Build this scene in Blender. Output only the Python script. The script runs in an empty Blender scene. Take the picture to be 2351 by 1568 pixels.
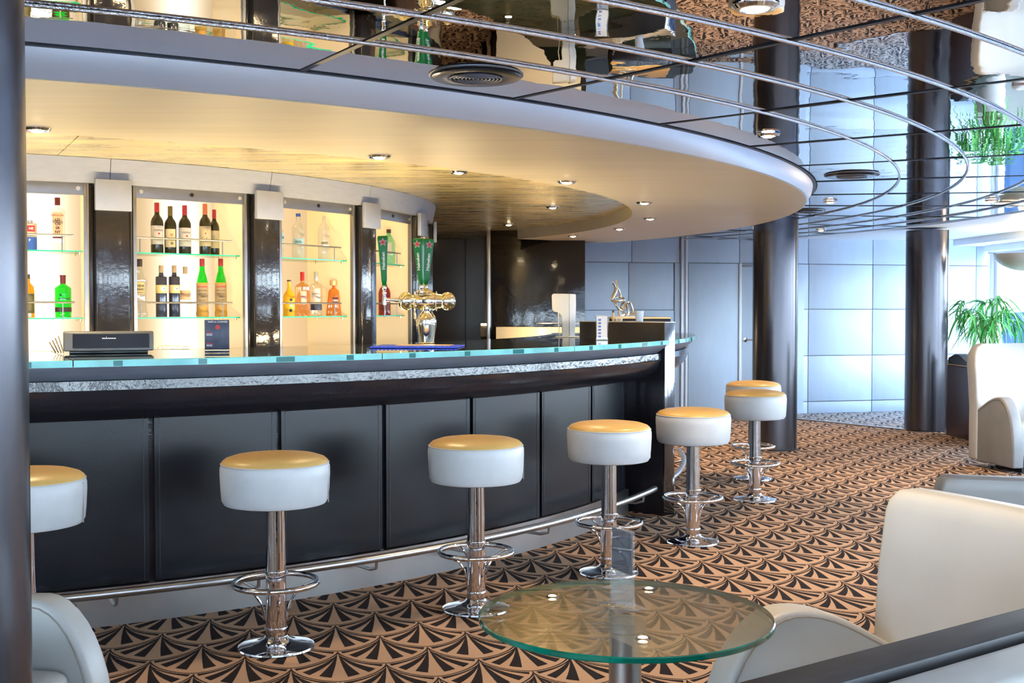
import bpy, bmesh, math, random
from mathutils import Vector, Matrix
random.seed(7)
S = bpy.context.scene
COL = S.collection
R = math.radians
PI = math.pi
# ------------------------------------------------------------------ camera
cam = bpy.data.cameras.new('camera'); camo = bpy.data.objects.new('camera', cam); COL.objects.link(camo)
cam.sensor_width = 36.0; cam.lens = 2672.9 / 2351 * 36.0; cam.clip_start = 0.05; cam.clip_end = 9000
PITCH = math.atan((784 - 706.22) / 2672.9)
camo.location = (0, 0, 1.36); camo.rotation_euler = (PI / 2 - PITCH, 0, 0)
S.camera = camo
# ------------------------------------------------------------------ colour management
S.view_settings.view_transform = 'Standard'; S.view_settings.look = 'None'
S.view_settings.gamma = 1; S.view_settings.use_curve_mapping = False
S.view_settings.exposure = 0.55
S.cycles.use_denoising = True
S.cycles.max_bounces = 10; S.cycles.diffuse_bounces = 5; S.cycles.glossy_bounces = 6
S.cycles.transparent_max_bounces = 16; S.cycles.transmission_bounces = 6
S.cycles.sample_clamp_indirect = 6.0; S.cycles.caustics_reflective = False; S.cycles.caustics_refractive = False
# ------------------------------------------------------------------ sky (pale overcast sea sky, same all round)
W = bpy.data.worlds.new('world'); S.world = W; W.use_nodes = True
nt = W.node_tree; nt.nodes.clear()
out = nt.nodes.new('ShaderNodeOutputWorld'); bg = nt.nodes.new('ShaderNodeBackground')
tc = nt.nodes.new('ShaderNodeTexCoord'); sep = nt.nodes.new('ShaderNodeSeparateXYZ'); rmp = nt.nodes.new('ShaderNodeValToRGB')
nt.links.new(tc.outputs['Generated'], sep.inputs[0]); nt.links.new(sep.outputs['Z'], rmp.inputs[0])
rmp.color_ramp.elements[0].position = 0.0; rmp.color_ramp.elements[0].color = (0.74, 0.88, 1.0, 1)
rmp.color_ramp.elements[1].position = 0.6; rmp.color_ramp.elements[1].color = (0.50, 0.70, 1.0, 1)
nt.links.new(rmp.outputs[0], bg.inputs[0]); bg.inputs[1].default_value = 17.0
nt.links.new(bg.outputs[0], out.inputs[0])
def portal(name, loc, rot, sx, sy):
    l = bpy.data.lights.new(name, 'AREA'); l.shape = 'RECTANGLE'; l.size = sx; l.size_y = sy
    l.cycles.is_portal = True
    o = bpy.data.objects.new(name, l); o.location = loc; o.rotation_euler = rot; COL.objects.link(o)

# ------------------------------------------------------------------ constants from the photograph's geometry
CX, CY = -4.2505, 9.765           # common centre of bar, soffit and ceiling rings
ZM = 2.21                         # mirrored ceiling
ZS = 2.112                        # soffit underside
def P(r, deg, z=0.0):
    a = R(deg); return Vector((CX + r * math.cos(a), CY + r * math.sin(a), z))
def pxD(px, D):                   # x of a column seen at pixel px, at distance D along +Y
    return (px - 1175.5) / 2672.9 * D

# ------------------------------------------------------------------ materials
def new_mat(name):
    m = bpy.data.materials.new(name); m.use_nodes = True
    n = m.node_tree; n.nodes.clear()
    o = n.nodes.new('ShaderNodeOutputMaterial')
    return m, n, o
def pm(name, col, rough=0.5, metal=0.0, spec=0.5, noise=0.0, nscale=20, bump=0.0, bscale=60, stretch=None,
       emit=None, estr=0.0, coat=0.0, trans=0.0, ior=1.45, rvar=0.0):
    m, n, o = new_mat(name)
    b = n.nodes.new('ShaderNodeBsdfPrincipled'); n.links.new(b.outputs[0], o.inputs[0])
    b.inputs['Base Color'].default_value = (*col, 1); b.inputs['Roughness'].default_value = rough
    b.inputs['Metallic'].default_value = metal; b.inputs['Specular IOR Level'].default_value = spec
    b.inputs['Coat Weight'].default_value = coat; b.inputs['Coat Roughness'].default_value = 0.05
    b.inputs['Transmission Weight'].default_value = trans; b.inputs['IOR'].default_value = ior
    if emit:
        b.inputs['Emission Color'].default_value = (*emit, 1); b.inputs['Emission Strength'].default_value = estr
    co = n.nodes.new('ShaderNodeTexCoord'); mp = n.nodes.new('ShaderNodeMapping')
    n.links.new(co.outputs['Object'], mp.inputs[0])
    if stretch: mp.inputs['Scale'].default_value = stretch
    if noise > 0 or rvar > 0:
        t = n.nodes.new('ShaderNodeTexNoise'); t.inputs['Scale'].default_value = nscale; t.inputs['Detail'].default_value = 5
        n.links.new(mp.outputs[0], t.inputs[0])
        if noise > 0:
            mr = n.nodes.new('ShaderNodeMapRange'); mr.inputs[1].default_value = 0.3; mr.inputs[2].default_value = 0.7
            mr.inputs[3].default_value = 1 - noise; mr.inputs[4].default_value = 1 + noise
            n.links.new(t.outputs[0], mr.inputs[0])
            v = n.nodes.new('ShaderNodeVectorMath'); v.operation = 'SCALE'; v.inputs[0].default_value = col
            n.links.new(mr.outputs[0], v.inputs['Scale']); n.links.new(v.outputs[0], b.inputs['Base Color'])
        if rvar > 0:
            mr = n.nodes.new('ShaderNodeMapRange'); mr.inputs[1].default_value = 0.3; mr.inputs[2].default_value = 0.7
            mr.inputs[3].default_value = max(0, rough - rvar); mr.inputs[4].default_value = rough + rvar
            n.links.new(t.outputs[0], mr.inputs[0]); n.links.new(mr.outputs[0], b.inputs['Roughness'])
    if bump > 0:
        t = n.nodes.new('ShaderNodeTexNoise'); t.inputs['Scale'].default_value = bscale; t.inputs['Detail'].default_value = 4
        n.links.new(mp.outputs[0], t.inputs[0])
        bp = n.nodes.new('ShaderNodeBump'); bp.inputs['Strength'].default_value = bump; bp.inputs['Distance'].default_value = 0.01
        n.links.new(t.outputs[0], bp.inputs['Height']); n.links.new(bp.outputs[0], b.inputs['Normal'])
    return m
def glass(name, tint=(1, 1, 1), gloss=0.04, rough=0.0, diff=0.0, dcol=(1, 1, 1), ior=1.45):
    """thin tinted glass: see-through colour with a Fresnel reflection"""
    m, n, o = new_mat(name)
    tr = n.nodes.new('ShaderNodeBsdfTransparent'); tr.inputs[0].default_value = (*tint, 1)
    gl = n.nodes.new('ShaderNodeBsdfGlossy'); gl.inputs['Roughness'].default_value = rough
    fr = n.nodes.new('ShaderNodeFresnel'); fr.inputs[0].default_value = ior
    ge = n.nodes.new('ShaderNodeNewGeometry')
    # keep the same outside index for faces seen from behind
    mxn = n.nodes.new('ShaderNodeMath'); mxn.operation = 'ADD'; mxn.inputs[1].default_value = gloss; mxn.use_clamp = True
    inv = n.nodes.new('ShaderNodeMix'); inv.data_type = 'FLOAT'; inv.inputs['A'].default_value = ior; inv.inputs['B'].default_value = 1 / ior
    n.links.new(ge.outputs['Backfacing'], inv.inputs['Factor']); 
    iorfix = n.nodes.new('ShaderNodeMath'); iorfix.operation = 'MULTIPLY'; iorfix.inputs[1].default_value = 1.0
    n.links.new(inv.outputs[0], iorfix.inputs[0])
    # Fresnel node already inverts on backfaces, so feed 1/ior there to cancel it
    n.links.new(iorfix.outputs[0], fr.inputs[0]); n.links.new(fr.outputs[0], mxn.inputs[0])
    mx = n.nodes.new('ShaderNodeMixShader'); n.links.new(mxn.outputs[0], mx.inputs[0])
    src = tr
    if diff > 0:
        df = n.nodes.new('ShaderNodeBsdfDiffuse'); df.inputs[0].default_value = (*dcol, 1)
        tl = n.nodes.new('ShaderNodeBsdfTranslucent'); tl.inputs[0].default_value = (*dcol, 1)
        a = n.nodes.new('ShaderNodeMixShader'); a.inputs[0].default_value = 0.5; n.links.new(df.outputs[0], a.inputs[1]); n.links.new(tl.outputs[0], a.inputs[2])
        c = n.nodes.new('ShaderNodeMixShader'); c.inputs[0].default_value = diff; n.links.new(tr.outputs[0], c.inputs[1]); n.links.new(a.outputs[0], c.inputs[2]); src = c
    n.links.new(src.outputs[0], mx.inputs[1]); n.links.new(gl.outputs[0], mx.inputs[2]); n.links.new(mx.outputs[0], o.inputs[0])
    return m
def emitm(name, col, s):
    m, n, o = new_mat(name); e = n.nodes.new('ShaderNodeEmission'); e.inputs[0].default_value = (*col, 1); e.inputs[1].default_value = s
    n.links.new(e.outputs[0], o.inputs[0]); return m

# carpet: rows of art-deco palm fans
class N:
    def __init__(s, nt, sock): s.nt = nt; s.s = sock
    def op(s, o, b=None, c=None, clamp=False):
        n = s.nt.nodes.new('ShaderNodeMath'); n.operation = o; n.use_clamp = clamp; s.nt.links.new(s.s, n.inputs[0])
        for i, v in ((1, b), (2, c)):
            if v is None: continue
            if isinstance(v, N): s.nt.links.new(v.s, n.inputs[i])
            else: n.inputs[i].default_value = v
        return N(s.nt, n.outputs[0])
    def __add__(s, b): return s.op('ADD', b)
    def __sub__(s, b): return s.op('SUBTRACT', b)
    def __mul__(s, b): return s.op('MULTIPLY', b)
    def __truediv__(s, b): return s.op('DIVIDE', b)
    def lt(s, b): return s.op('LESS_THAN', b)
    def gt(s, b): return s.op('GREATER_THAN', b)
    def sw(s, f, b):               # f ? b : s
        return s * (f.op('MULTIPLY', -1.0) + 1.0) + (b * f if isinstance(b, N) else f * b)
def carpet(name, tan, dark):
    m, n, o = new_mat(name)
    b = n.nodes.new('ShaderNodeBsdfPrincipled'); n.links.new(b.outputs[0], o.inputs[0])
    b.inputs['Roughness'].default_value = 0.95; b.inputs['Specular IOR Level'].default_value = 0.1
    ge = n.nodes.new('ShaderNodeNewGeometry')
    sp = n.nodes.new('ShaderNodeSeparateXYZ'); n.links.new(ge.outputs['Position'], sp.inputs[0])
    wob = n.nodes.new('ShaderNodeTexNoise'); wob.inputs['Scale'].default_value = 260; n.links.new(ge.outputs['Position'], wob.inputs[0])
    wv = N(n, wob.outputs[0]) - 0.5
    X = N(n, sp.outputs[0]) + wv * 0.006 + 0.474; Y = N(n, sp.outputs[1]) + wv * 0.005 - 5.396
    ux, uy, vx, vy = 0.985, 0.173, 0.173, -0.985
    w, st = 0.356, 0.1915
    x = (X * ux + Y * uy) * (1 / w); y = (X * vx + Y * vy) * (1 / st)
    row = y.op('FLOOR'); fy = y - row
    off = row * 0.5
    c = (x - off).op('FRACT')      # apexes of this row sit at 0 and 1
    dx = c - 0.5
    MM = 1.65
    inE = ((dx.op('ABSOLUTE') * 2).op('POWER', MM) + fy.op('POWER', MM)).lt(1.0)
    pn = dx.op('ABSOLUTE') * 2      # owner = row above
    nearest = (c.op('GREATER_THAN', 0.5) * -1.0 + c).op('ABSOLUTE') * 2
    p = nearest.sw(inE, pn); q = fy.sw(inE, fy + 1.0) + 0.0005
    rr = (p * p + q * q).op('SQRT')
    e = p.op('POWER', MM) + (q - 1.0).op('MAXIMUM', 0.0).op('POWER', MM)
    # distance-like value to the curved upper border of the fan
    eb = ((p * -1.0 + 1.0).op('MAXIMUM', 0.0)).op('POWER', MM) + q.op('POWER', MM)
    def band(pw, a, bb):
        k = p / q.op('POWER', pw)
        return k.gt(a) * k.lt(bb)
    l1 = eb.lt(1.075)
    l2 = band(2.5, 0.55, 0.79) * e.lt(0.90) * eb.gt(1.13)
    l3 = band(2.0, 0.26, 0.43) * e.lt(0.80) * eb.gt(1.10)
    l4 = band(1.55, 0.07, 0.20) * e.lt(0.70)
    d = l1.op('MAXIMUM', l2).op('MAXIMUM', l3).op('MAXIMUM', l4)
    tip = rr.lt(0.05)
    d = d.op('MAXIMUM', tip * wv.gt(-0.02))
    pile = n.nodes.new('ShaderNodeTexNoise'); pile.inputs['Scale'].default_value = 420; n.links.new(ge.outputs['Position'], pile.inputs[0])
    mix = n.nodes.new('ShaderNodeMix'); mix.data_type = 'RGBA'; n.links.new(d.s, mix.inputs['Factor'])
    mix.inputs['A'].default_value = (*tan, 1); mix.inputs['B'].default_value = (*dark, 1)
    pv = N(n, pile.outputs[0]) * 0.9 + 0.55
    v = n.nodes.new('ShaderNodeVectorMath'); v.operation = 'SCALE'; n.links.new(mix.outputs['Result'], v.inputs[0]); n.links.new(pv.s, v.inputs['Scale'])
    n.links.new(v.outputs[0], b.inputs['Base Color'])
    bp = n.nodes.new('ShaderNodeBump'); bp.inputs['Strength'].default_value = 0.5; bp.inputs['Distance'].default_value = 0.004
    n.links.new(pile.outputs[0], bp.inputs['Height']); n.links.new(bp.outputs[0], b.inputs['Normal'])
    return m
M = {}
M['carpet'] = carpet('carpet', (0.47, 0.30, 0.195), (0.020, 0.015, 0.016))
M['carpet2'] = carpet('carpet_grey', (0.50, 0.45, 0.42), (0.05, 0.05, 0.06))
def mirror_mat(name):
    m, n, o = new_mat(name)
    g = n.nodes.new('ShaderNodeBsdfGlossy'); g.inputs[0].default_value = (0.80, 0.80, 0.81, 1); g.inputs['Roughness'].default_value = 0.0
    co = n.nodes.new('ShaderNodeNewGeometry'); t = n.nodes.new('ShaderNodeTexNoise'); t.inputs['Scale'].default_value = 3.2; t.inputs['Detail'].default_value = 1.5
    n.links.new(co.outputs['Position'], t.inputs[0])
    t2 = n.nodes.new('ShaderNodeTexNoise'); t2.inputs['Scale'].default_value = 22; n.links.new(co.outputs['Position'], t2.inputs[0])
    ad = N(n, t.outputs[0]) + N(n, t2.outputs[0]) * 0.03
    bp = n.nodes.new('ShaderNodeBump'); bp.inputs['Strength'].default_value = 0.13; bp.inputs['Distance'].default_value = 0.012
    n.links.new(ad.s, bp.inputs['Height']); n.links.new(bp.outputs[0], g.inputs['Normal']); n.links.new(g.outputs[0], o.inputs[0])
    return m
M['mirror'] = mirror_mat('mirror_panel')
M['joint'] = pm('black_joint', (0.01, 0.01, 0.014), 0.4)
M['chrome'] = pm('chrome', (0.86, 0.86, 0.88), 0.07, 1.0, bump=0.04, bscale=30)
M['bead'] = pm('chrome_bead', (0.88, 0.86, 0.84), 0.10, 1.0, bump=0.3, bscale=160)
M['steel'] = pm('brushed_steel', (0.60, 0.59, 0.58), 0.30, 1.0, noise=0.06, nscale=6)
M['steel_mid'] = pm('grey_mirror_steel', (0.17, 0.17, 0.18), 0.10, 1.0, bump=0.05, bscale=20)
M['steel2'] = pm('satin_steel', (0.30, 0.30, 0.31), 0.38, 0.9, noise=0.05, nscale=14)
M['capplate'] = pm('cap_plate', (0.42, 0.46, 0.54), 0.45, 0.35, noise=0.05, nscale=12, bump=0.05, bscale=200)
M['cornice'] = pm('cornice_metal', (0.38, 0.42, 0.50), 0.5, 0.15, noise=0.05, nscale=10, bump=0.08, bscale=120, stretch=(1, 1, 6))
M['white'] = pm('white_paint', (0.80, 0.81, 0.83), 0.5, noise=0.02, nscale=6)
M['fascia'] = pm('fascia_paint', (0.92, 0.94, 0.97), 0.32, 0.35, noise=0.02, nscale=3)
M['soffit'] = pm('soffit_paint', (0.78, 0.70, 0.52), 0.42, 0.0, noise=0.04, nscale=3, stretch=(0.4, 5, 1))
M['goldceil'] = pm('brushed_gold_ceiling', (0.82, 0.71, 0.42), 0.30, 0.75, noise=0.16, nscale=3.2, stretch=(0.5, 3.5, 1), rvar=0.1)
M['lacquer'] = pm('black_lacquer', (0.020, 0.019, 0.022), 0.10, 0.0, 0.6, bump=0.10, bscale=45, coat=0.3)
M['slab'] = pm('black_slab', (0.014, 0.013, 0.017), 0.16, 0.0, 0.5, bump=0.12, bscale=70)
M['nose'] = pm('bar_nose_lacquer', (0.022, 0.022, 0.026), 0.08, 0.0, 0.45, bump=0.12, bscale=40, coat=0.0)
M['deckband'] = pm('dark_satin_band', (0.13, 0.145, 0.18), 0.32, 0.1, 0.7, noise=0.15, nscale=5, stretch=(1, 1, 8))
M['leather_blk'] = pm('black_leather_panel', (0.005, 0.006, 0.009), 0.26, 0.0, 0.5, noise=0.1, nscale=3, bump=0.04, bscale=300)
M['column'] = pm('dark_metal_column', (0.10, 0.098, 0.112), 0.25, 0.85, 0.5, noise=0.05, nscale=3, stretch=(1, 1, 0.3))
M['bartop'] = pm('dark_glass_top', (0.012, 0.020, 0.015), 0.015, 0.0, 1.0, ior=1.9)
M['glassedge'] = pm('teal_glass_edge', (0.22, 0.66, 0.62), 0.12, 0.0, 0.9, noise=0.25, nscale=5, coat=0.6)
M['glassedge_dark'] = pm('dark_teal_edge', (0.02, 0.16, 0.14), 0.1, 0.0, 0.9)
M['tableedge'] = pm('green_glass_edge', (0.0, 0.13, 0.085), 0.10, 0.0, 0.8, noise=0.5, nscale=9, coat=0.5)
M['tabletop'] = glass('table_glass', (0.95, 0.98, 0.95), 0.10, ior=2.1)
M['shelfglass'] = glass('shelf_glass', (0.90, 0.97, 0.92), 0.03)
M['shelfedge'] = pm('shelf_glass_edge', (0.0, 0.50, 0.24), 0.15, 0.0, 0.6)
M['window'] = glass('window_glass', (0.96, 0.98, 0.99), 0.0)
M['acrylic'] = glass('clear_acrylic', (0.98, 0.98, 0.97), 0.04, diff=0.10)
M['frost'] = glass('frosted_glass', (0.86, 0.88, 0.84), 0.05, diff=0.5, dcol=(0.9, 0.92, 0.9))
M['clear'] = glass('clear_bottle_glass', (0.93, 0.94, 0.93), 0.04)
M['greenglass'] = glass('green_bottle_glass', (0.06, 0.86, 0.16), 0.03)
M['palegreen'] = glass('pale_green_bottle', (0.50, 0.90, 0.72), 0.05)
M['redglass'] = glass('red_bottle', (0.55, 0.05, 0.04), 0.05)
M['amber'] = glass('amber_bottle', (0.93, 0.52, 0.10), 0.03)
M['yellow'] = pm('yellow_bottle', (0.80, 0.46, 0.02), 0.2)
M['peach'] = glass('peach_bottle', (0.98, 0.70, 0.42), 0.03)
M['wine'] = pm('dark_wine_bottle', (0.030, 0.028, 0.010), 0.08, 0, 0.6)
M['blackbottle'] = pm('navy_black_bottle', (0.03, 0.035, 0.06), 0.10, 0, 0.8)
M['straw'] = pm('straw_wrap', (0.62, 0.33, 0.06), 0.7, noise=0.2, nscale=60, stretch=(1, 1, 4))
def paper(name, col, k=0.35):
    """thin paper label: lets some of the cabinet light through"""
    m, n, o = new_mat(name)
    d = n.nodes.new('ShaderNodeBsdfDiffuse'); d.inputs[0].default_value = (*col, 1); t = n.nodes.new('ShaderNodeBsdfTranslucent'); t.inputs[0].default_value = (*col, 1)
    x = n.nodes.new('ShaderNodeMixShader'); x.inputs[0].default_value = k; n.links.new(d.outputs[0], x.inputs[1]); n.links.new(t.outputs[0], x.inputs[2]); n.links.new(x.outputs[0], o.inputs[0]); return m
M['label_w'] = paper('white_label', (0.88, 0.84, 0.80))
M['label_c'] = paper('cream_label', (0.88, 0.74, 0.48))
M['label_t'] = paper('tan_label', (0.58, 0.46, 0.28))
M['label_g'] = pm('gold_label', (0.66, 0.52, 0.22), 0.5)
M['label_p'] = paper('peach_label', (0.90, 0.62, 0.38))
M['ink'] = pm('black_ink', (0.03, 0.025, 0.03), 0.6)
M['red'] = pm('red_print', (0.55, 0.03, 0.03), 0.4)
M['capred'] = pm('red_foil', (0.40, 0.035, 0.05), 0.35, 0.2)
M['caporange'] = pm('orange_foil', (0.55, 0.16, 0.07), 0.35, 0.2)
M['capolive'] = pm('olive_foil', (0.14, 0.12, 0.04), 0.4, 0.1)
M['capdark'] = pm('dark_cap', (0.06, 0.04, 0.04), 0.4)
M['capmaroon'] = pm('maroon_cap', (0.16, 0.02, 0.02), 0.4)
M['capbrown'] = pm('cork_cap', (0.40, 0.30, 0.18), 0.5)
M['capgold'] = pm('gold_cap', (0.75, 0.48, 0.20), 0.3, 0.6)
M['capblue'] = pm('blue_cap', (0.03, 0.09, 0.40), 0.4)
M['capsilver'] = pm('silver_cap', (0.66, 0.64, 0.60), 0.3, 0.7)
M['blueprint'] = pm('blue_print', (0.05, 0.14, 0.55), 0.5)
M['lightblue'] = pm('light_blue_print', (0.30, 0.55, 0.70), 0.5)
M['whiteprint'] = pm('white_print', (0.85, 0.85, 0.85), 0.5)
M['tin'] = pm('cream_tin', (0.66, 0.58, 0.44), 0.4, 0.2)
M['leather'] = pm('white_leather', (0.47, 0.47, 0.45), 0.38, 0.0, 0.5, noise=0.05, nscale=4, bump=0.06, bscale=30)
M['leather_st'] = pm('stool_side_leather', (0.44, 0.445, 0.455), 0.40, 0.0, 0.5, noise=0.10, nscale=6, bump=0.10, bscale=14)
M['seattop_tan'] = pm('tan_stool_top', (0.50, 0.31, 0.10), 0.36, 0.0, 0.5, noise=0.10, nscale=5)
M['greyleather'] = pm('grey_leather', (0.24, 0.24, 0.24), 0.40, 0.0, 0.5, noise=0.07, nscale=8)
M['seam'] = pm('seam_thread', (0.30, 0.27, 0.24), 0.7)
M['blackledge'] = pm('black_ledge', (0.035, 0.035, 0.037), 0.5, 0.0, 0.3, noise=0.2, nscale=10, stretch=(1, 4, 1))
M['wallpanel'] = pm('pale_blue_wall_panel', (0.50, 0.60, 0.73), 0.42, 0.0, noise=0.03, nscale=3, stretch=(3, 3, 1))
M['groove'] = pm('wall_groove', (0.25, 0.27, 0.31), 0.6)
M['wallframe'] = pm('white_frame', (0.85, 0.87, 0.90), 0.3)
M['blackwall'] = pm('glossy_black_wall', (0.018, 0.015, 0.014), 0.12, 0.0, 0.7, bump=0.16, bscale=14)
M['brownwall'] = pm('dark_brown_wall', (0.030, 0.024, 0.022), 0.26, 0.0, 0.6, noise=0.2, nscale=3)
M['splash'] = pm('cream_splash_panel', (0.82, 0.68, 0.42), 0.3)
M['partition'] = pm('dark_partition', (0.045, 0.032, 0.045), 0.35)
M['potwhite'] = pm('white_pot', (0.86, 0.84, 0.82), 0.35)
M['leaf'] = pm('palm_leaf', (0.05, 0.33, 0.055), 0.45, noise=0.4, nscale=9)
M['leaf2'] = pm('pale_palm_leaf', (0.15, 0.52, 0.13), 0.45, noise=0.3, nscale=9)
M['stem'] = pm('palm_stem', (0.30, 0.34, 0.14), 0.6)
M['soil'] = pm('soil', (0.05, 0.035, 0.025), 0.9)
M['mat'] = pm('blue_rubber_mat', (0.02, 0.06, 0.55), 0.45)
M['terminal'] = pm('terminal_housing', (0.12, 0.125, 0.12), 0.35, noise=0.05, nscale=5)
M['termrim'] = pm('terminal_rim', (0.20, 0.17, 0.11), 0.3, 0.3)
M['navy'] = pm('navy_card', (0.035, 0.04, 0.075), 0.35, noise=0.35, nscale=25)
M['hgreen'] = pm('green_enamel', (0.0, 0.16, 0.03), 0.3, 0, 0.4)
M['hlight'] = pm('pale_green_enamel', (0.35, 0.60, 0.55), 0.2, 0, 0.7, coat=0.4)
M['dispenser'] = pm('cream_dispenser', (0.72, 0.69, 0.62), 0.3)
M['dispwhite'] = pm('white_dispenser', (0.82, 0.86, 0.92), 0.3)
M['bronze'] = pm('pewter_sculpture', (0.50, 0.46, 0.38), 0.28, 1.0, noise=0.2, nscale=40)
M['bulb'] = emitm('lit_bulb', (1.0, 0.80, 0.52), 40)
M['lampglow'] = emitm('lamp_glow', (1.0, 0.84, 0.60), 7)
M['bowl'] = pm('lamp_bowl', (0.62, 0.56, 0.44), 0.4)
M['grille'] = pm('vent_grille', (0.20, 0.22, 0.27), 0.35, 0.6)
M['ventblk'] = pm('vent_black', (0.015, 0.016, 0.02), 0.2, 0.3)
M['bounce_deck'] = pm('pale_bounce_deck', (0.72, 0.74, 0.76), 0.6)
M['sea'] = pm('sea_water', (0.0035, 0.013, 0.032), 1.0, 0.0, 0.0, noise=0.3, nscale=0.05, bump=0.0)
M['mahog'] = pm('mahogany_edge', (0.20, 0.05, 0.03), 0.3)
M['brass'] = pm('brass_tap', (0.80, 0.62, 0.34), 0.16, 1.0)
M['goldtower'] = pm('polished_tower', (0.90, 0.82, 0.62), 0.08, 1.0)
def niche_mat(name, base, hot, hx, hw, sb, sh):
    """opal back panel lit from behind by one vertical tube at local x = hx"""
    m, n, o = new_mat(name); e = n.nodes.new('ShaderNodeEmission')
    tc = n.nodes.new('ShaderNodeTexCoord'); s = n.nodes.new('ShaderNodeSeparateXYZ'); n.links.new(tc.outputs['Object'], s.inputs[0])
    d = (N(n, s.outputs[0]) - hx) / hw
    g = (d * d * -1.0).op('EXPONENT')
    mix = n.nodes.new('ShaderNodeMix'); mix.data_type = 'RGBA'; n.links.new(g.s, mix.inputs['Factor'])
    mix.inputs['A'].default_value = (*base, 1); mix.inputs['B'].default_value = (*hot, 1)
    n.links.new(mix.outputs['Result'], e.inputs[0]); st = g * (sh - sb) + sb; n.links.new(st.s, e.inputs[1])
    n.links.new(e.outputs[0], o.inputs[0]); return m
M['niche_hot'] = niche_mat('lit_opal_panel', (1.0, 0.70, 0.36), (1.0, 0.90, 0.74), 0.13, 0.17, 0.50, 1.35)
M['niche_warm'] = niche_mat('warm_opal_panel', (1.0, 0.66, 0.32), (1.0, 0.70, 0.38), 0.0, 0.3, 0.58, 0.70)
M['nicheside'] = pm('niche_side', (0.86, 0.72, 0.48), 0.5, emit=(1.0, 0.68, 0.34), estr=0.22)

# ------------------------------------------------------------------ mesh helpers
def smooth_by(bm, ang=35):
    for f in bm.faces: f.smooth = True
    for e in bm.edges:
        e.smooth = not (len(e.link_faces) == 2 and e.calc_face_angle(0) > R(ang))
def link(name, bm, mat, parent=None, smooth=True, loc=None, norm=True):
    if norm: bmesh.ops.recalc_face_normals(bm, faces=bm.faces)
    if smooth: smooth_by(bm)
    me = bpy.data.meshes.new(name); bm.to_mesh(me); bm.free()
    for m in (mat if isinstance(mat, (list, tuple)) else [mat]): me.materials.append(M[m] if isinstance(m, str) else m)
    o = bpy.data.objects.new(name, me); COL.objects.link(o)
    if parent: o.parent = parent
    if loc is not None: o.location = loc
    return o
def B(): return bmesh.new()
def box(bm, c, s, bev=0.0, rot=None, seg=2):
    r = bmesh.ops.create_cube(bm, size=1.0); vs = r['verts']
    for v in vs: v.co = Vector((v.co.x * s[0], v.co.y * s[1], v.co.z * s[2]))
    if bev > 0:
        es = list({e for v in vs for e in v.link_edges})
        rb = bmesh.ops.bevel(bm, geom=es, offset=bev, segments=seg, affect='EDGES', profile=0.5)
        vs = list({v for v in rb['verts']} | {v for v in vs if v.is_valid})
    mt = Matrix.Translation(Vector(c))
    if rot is not None: mt = mt @ rot
    for v in vs: v.co = mt @ v.co
    return vs
def lathe(bm, prof, n=24, c=(0, 0, 0), cap=True, sq=0.0, sx=1, sy=1):
    """sq: superellipse squareness for square bottles"""
    rings = []
    for r, z in prof:
        ring = []
        for i in range(n):
            a = 2 * PI * i / n; ca, sa = math.cos(a), math.sin(a); k = 1.0
            if sq > 0: k = 1 / ((abs(ca) ** (2 + sq) + abs(sa) ** (2 + sq)) ** (1 / (2 + sq)))
            ring.append(bm.verts.new((c[0] + r * k * ca * sx, c[1] + r * k * sa * sy, c[2] + z)))
        rings.append(ring)
    for a, b in zip(rings, rings[1:]):
        for i in range(n): bm.faces.new((a[i], a[(i + 1) % n], b[(i + 1) % n], b[i]))
    if cap:
        if prof[0][0] > 1e-5: bm.faces.new(list(reversed(rings[0])))
        if prof[-1][0] > 1e-5: bm.faces.new(rings[-1])
def tube(bm, pts, r, n=10, closed=False, cap=True):
    pts = [Vector(p) for p in pts]; N_ = len(pts)
    rad = r if isinstance(r, (list, tuple)) else [r] * N_
    rings = []; prev = None
    for i, p in enumerate(pts):
        if closed: t = pts[(i + 1) % N_] - pts[i - 1]
        else: t = pts[min(i + 1, N_ - 1)] - pts[max(i - 1, 0)]
        t.normalize()
        if prev is None:
            up = Vector((0, 0, 1)) if abs(t.z) < 0.9 else Vector((1, 0, 0))
            u = t.cross(up).normalized()
        else:
            u = (prev - t * prev.dot(t)).normalized()
        prev = u; v = t.cross(u)
        rings.append([bm.verts.new(p + (u * math.cos(2 * PI * k / n) + v * math.sin(2 * PI * k / n)) * rad[i]) for k in range(n)])
    for i in range(N_ if closed else N_ - 1):
        a, b = rings[i], rings[(i + 1) % N_]
        for k in range(n): bm.faces.new((a[k], a[(k + 1) % n], b[(k + 1) % n], b[k]))
    if cap and not closed:
        bm.faces.new(list(reversed(rings[0]))); bm.faces.new(rings[-1])
def torus(bm, R0, r, z, n=36, m=8, c=(0, 0)):
    tube(bm, [(c[0] + R0 * math.cos(2 * PI * i / n), c[1] + R0 * math.sin(2 * PI * i / n), z) for i in range(n)], r, m, closed=True)
def sweep(bm, prof, a0, a1, n=24, mats=None):
    """closed (r,z) profile turned about the room's common centre from a0 to a1 degrees"""
    rings = [[bm.verts.new(P(r, a0 + (a1 - a0) * i / n, z)) for r, z in prof] for i in range(n + 1)]
    k = len(prof)
    for a, b in zip(rings, rings[1:]):
        for j in range(k):
            f = bm.faces.new((a[j], b[j], b[(j + 1) % k], a[(j + 1) % k]))
            if mats: f.material_index = mats[j]
    bm.faces.new(rings[0]); bm.faces.new(list(reversed(rings[-1])))
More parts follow.
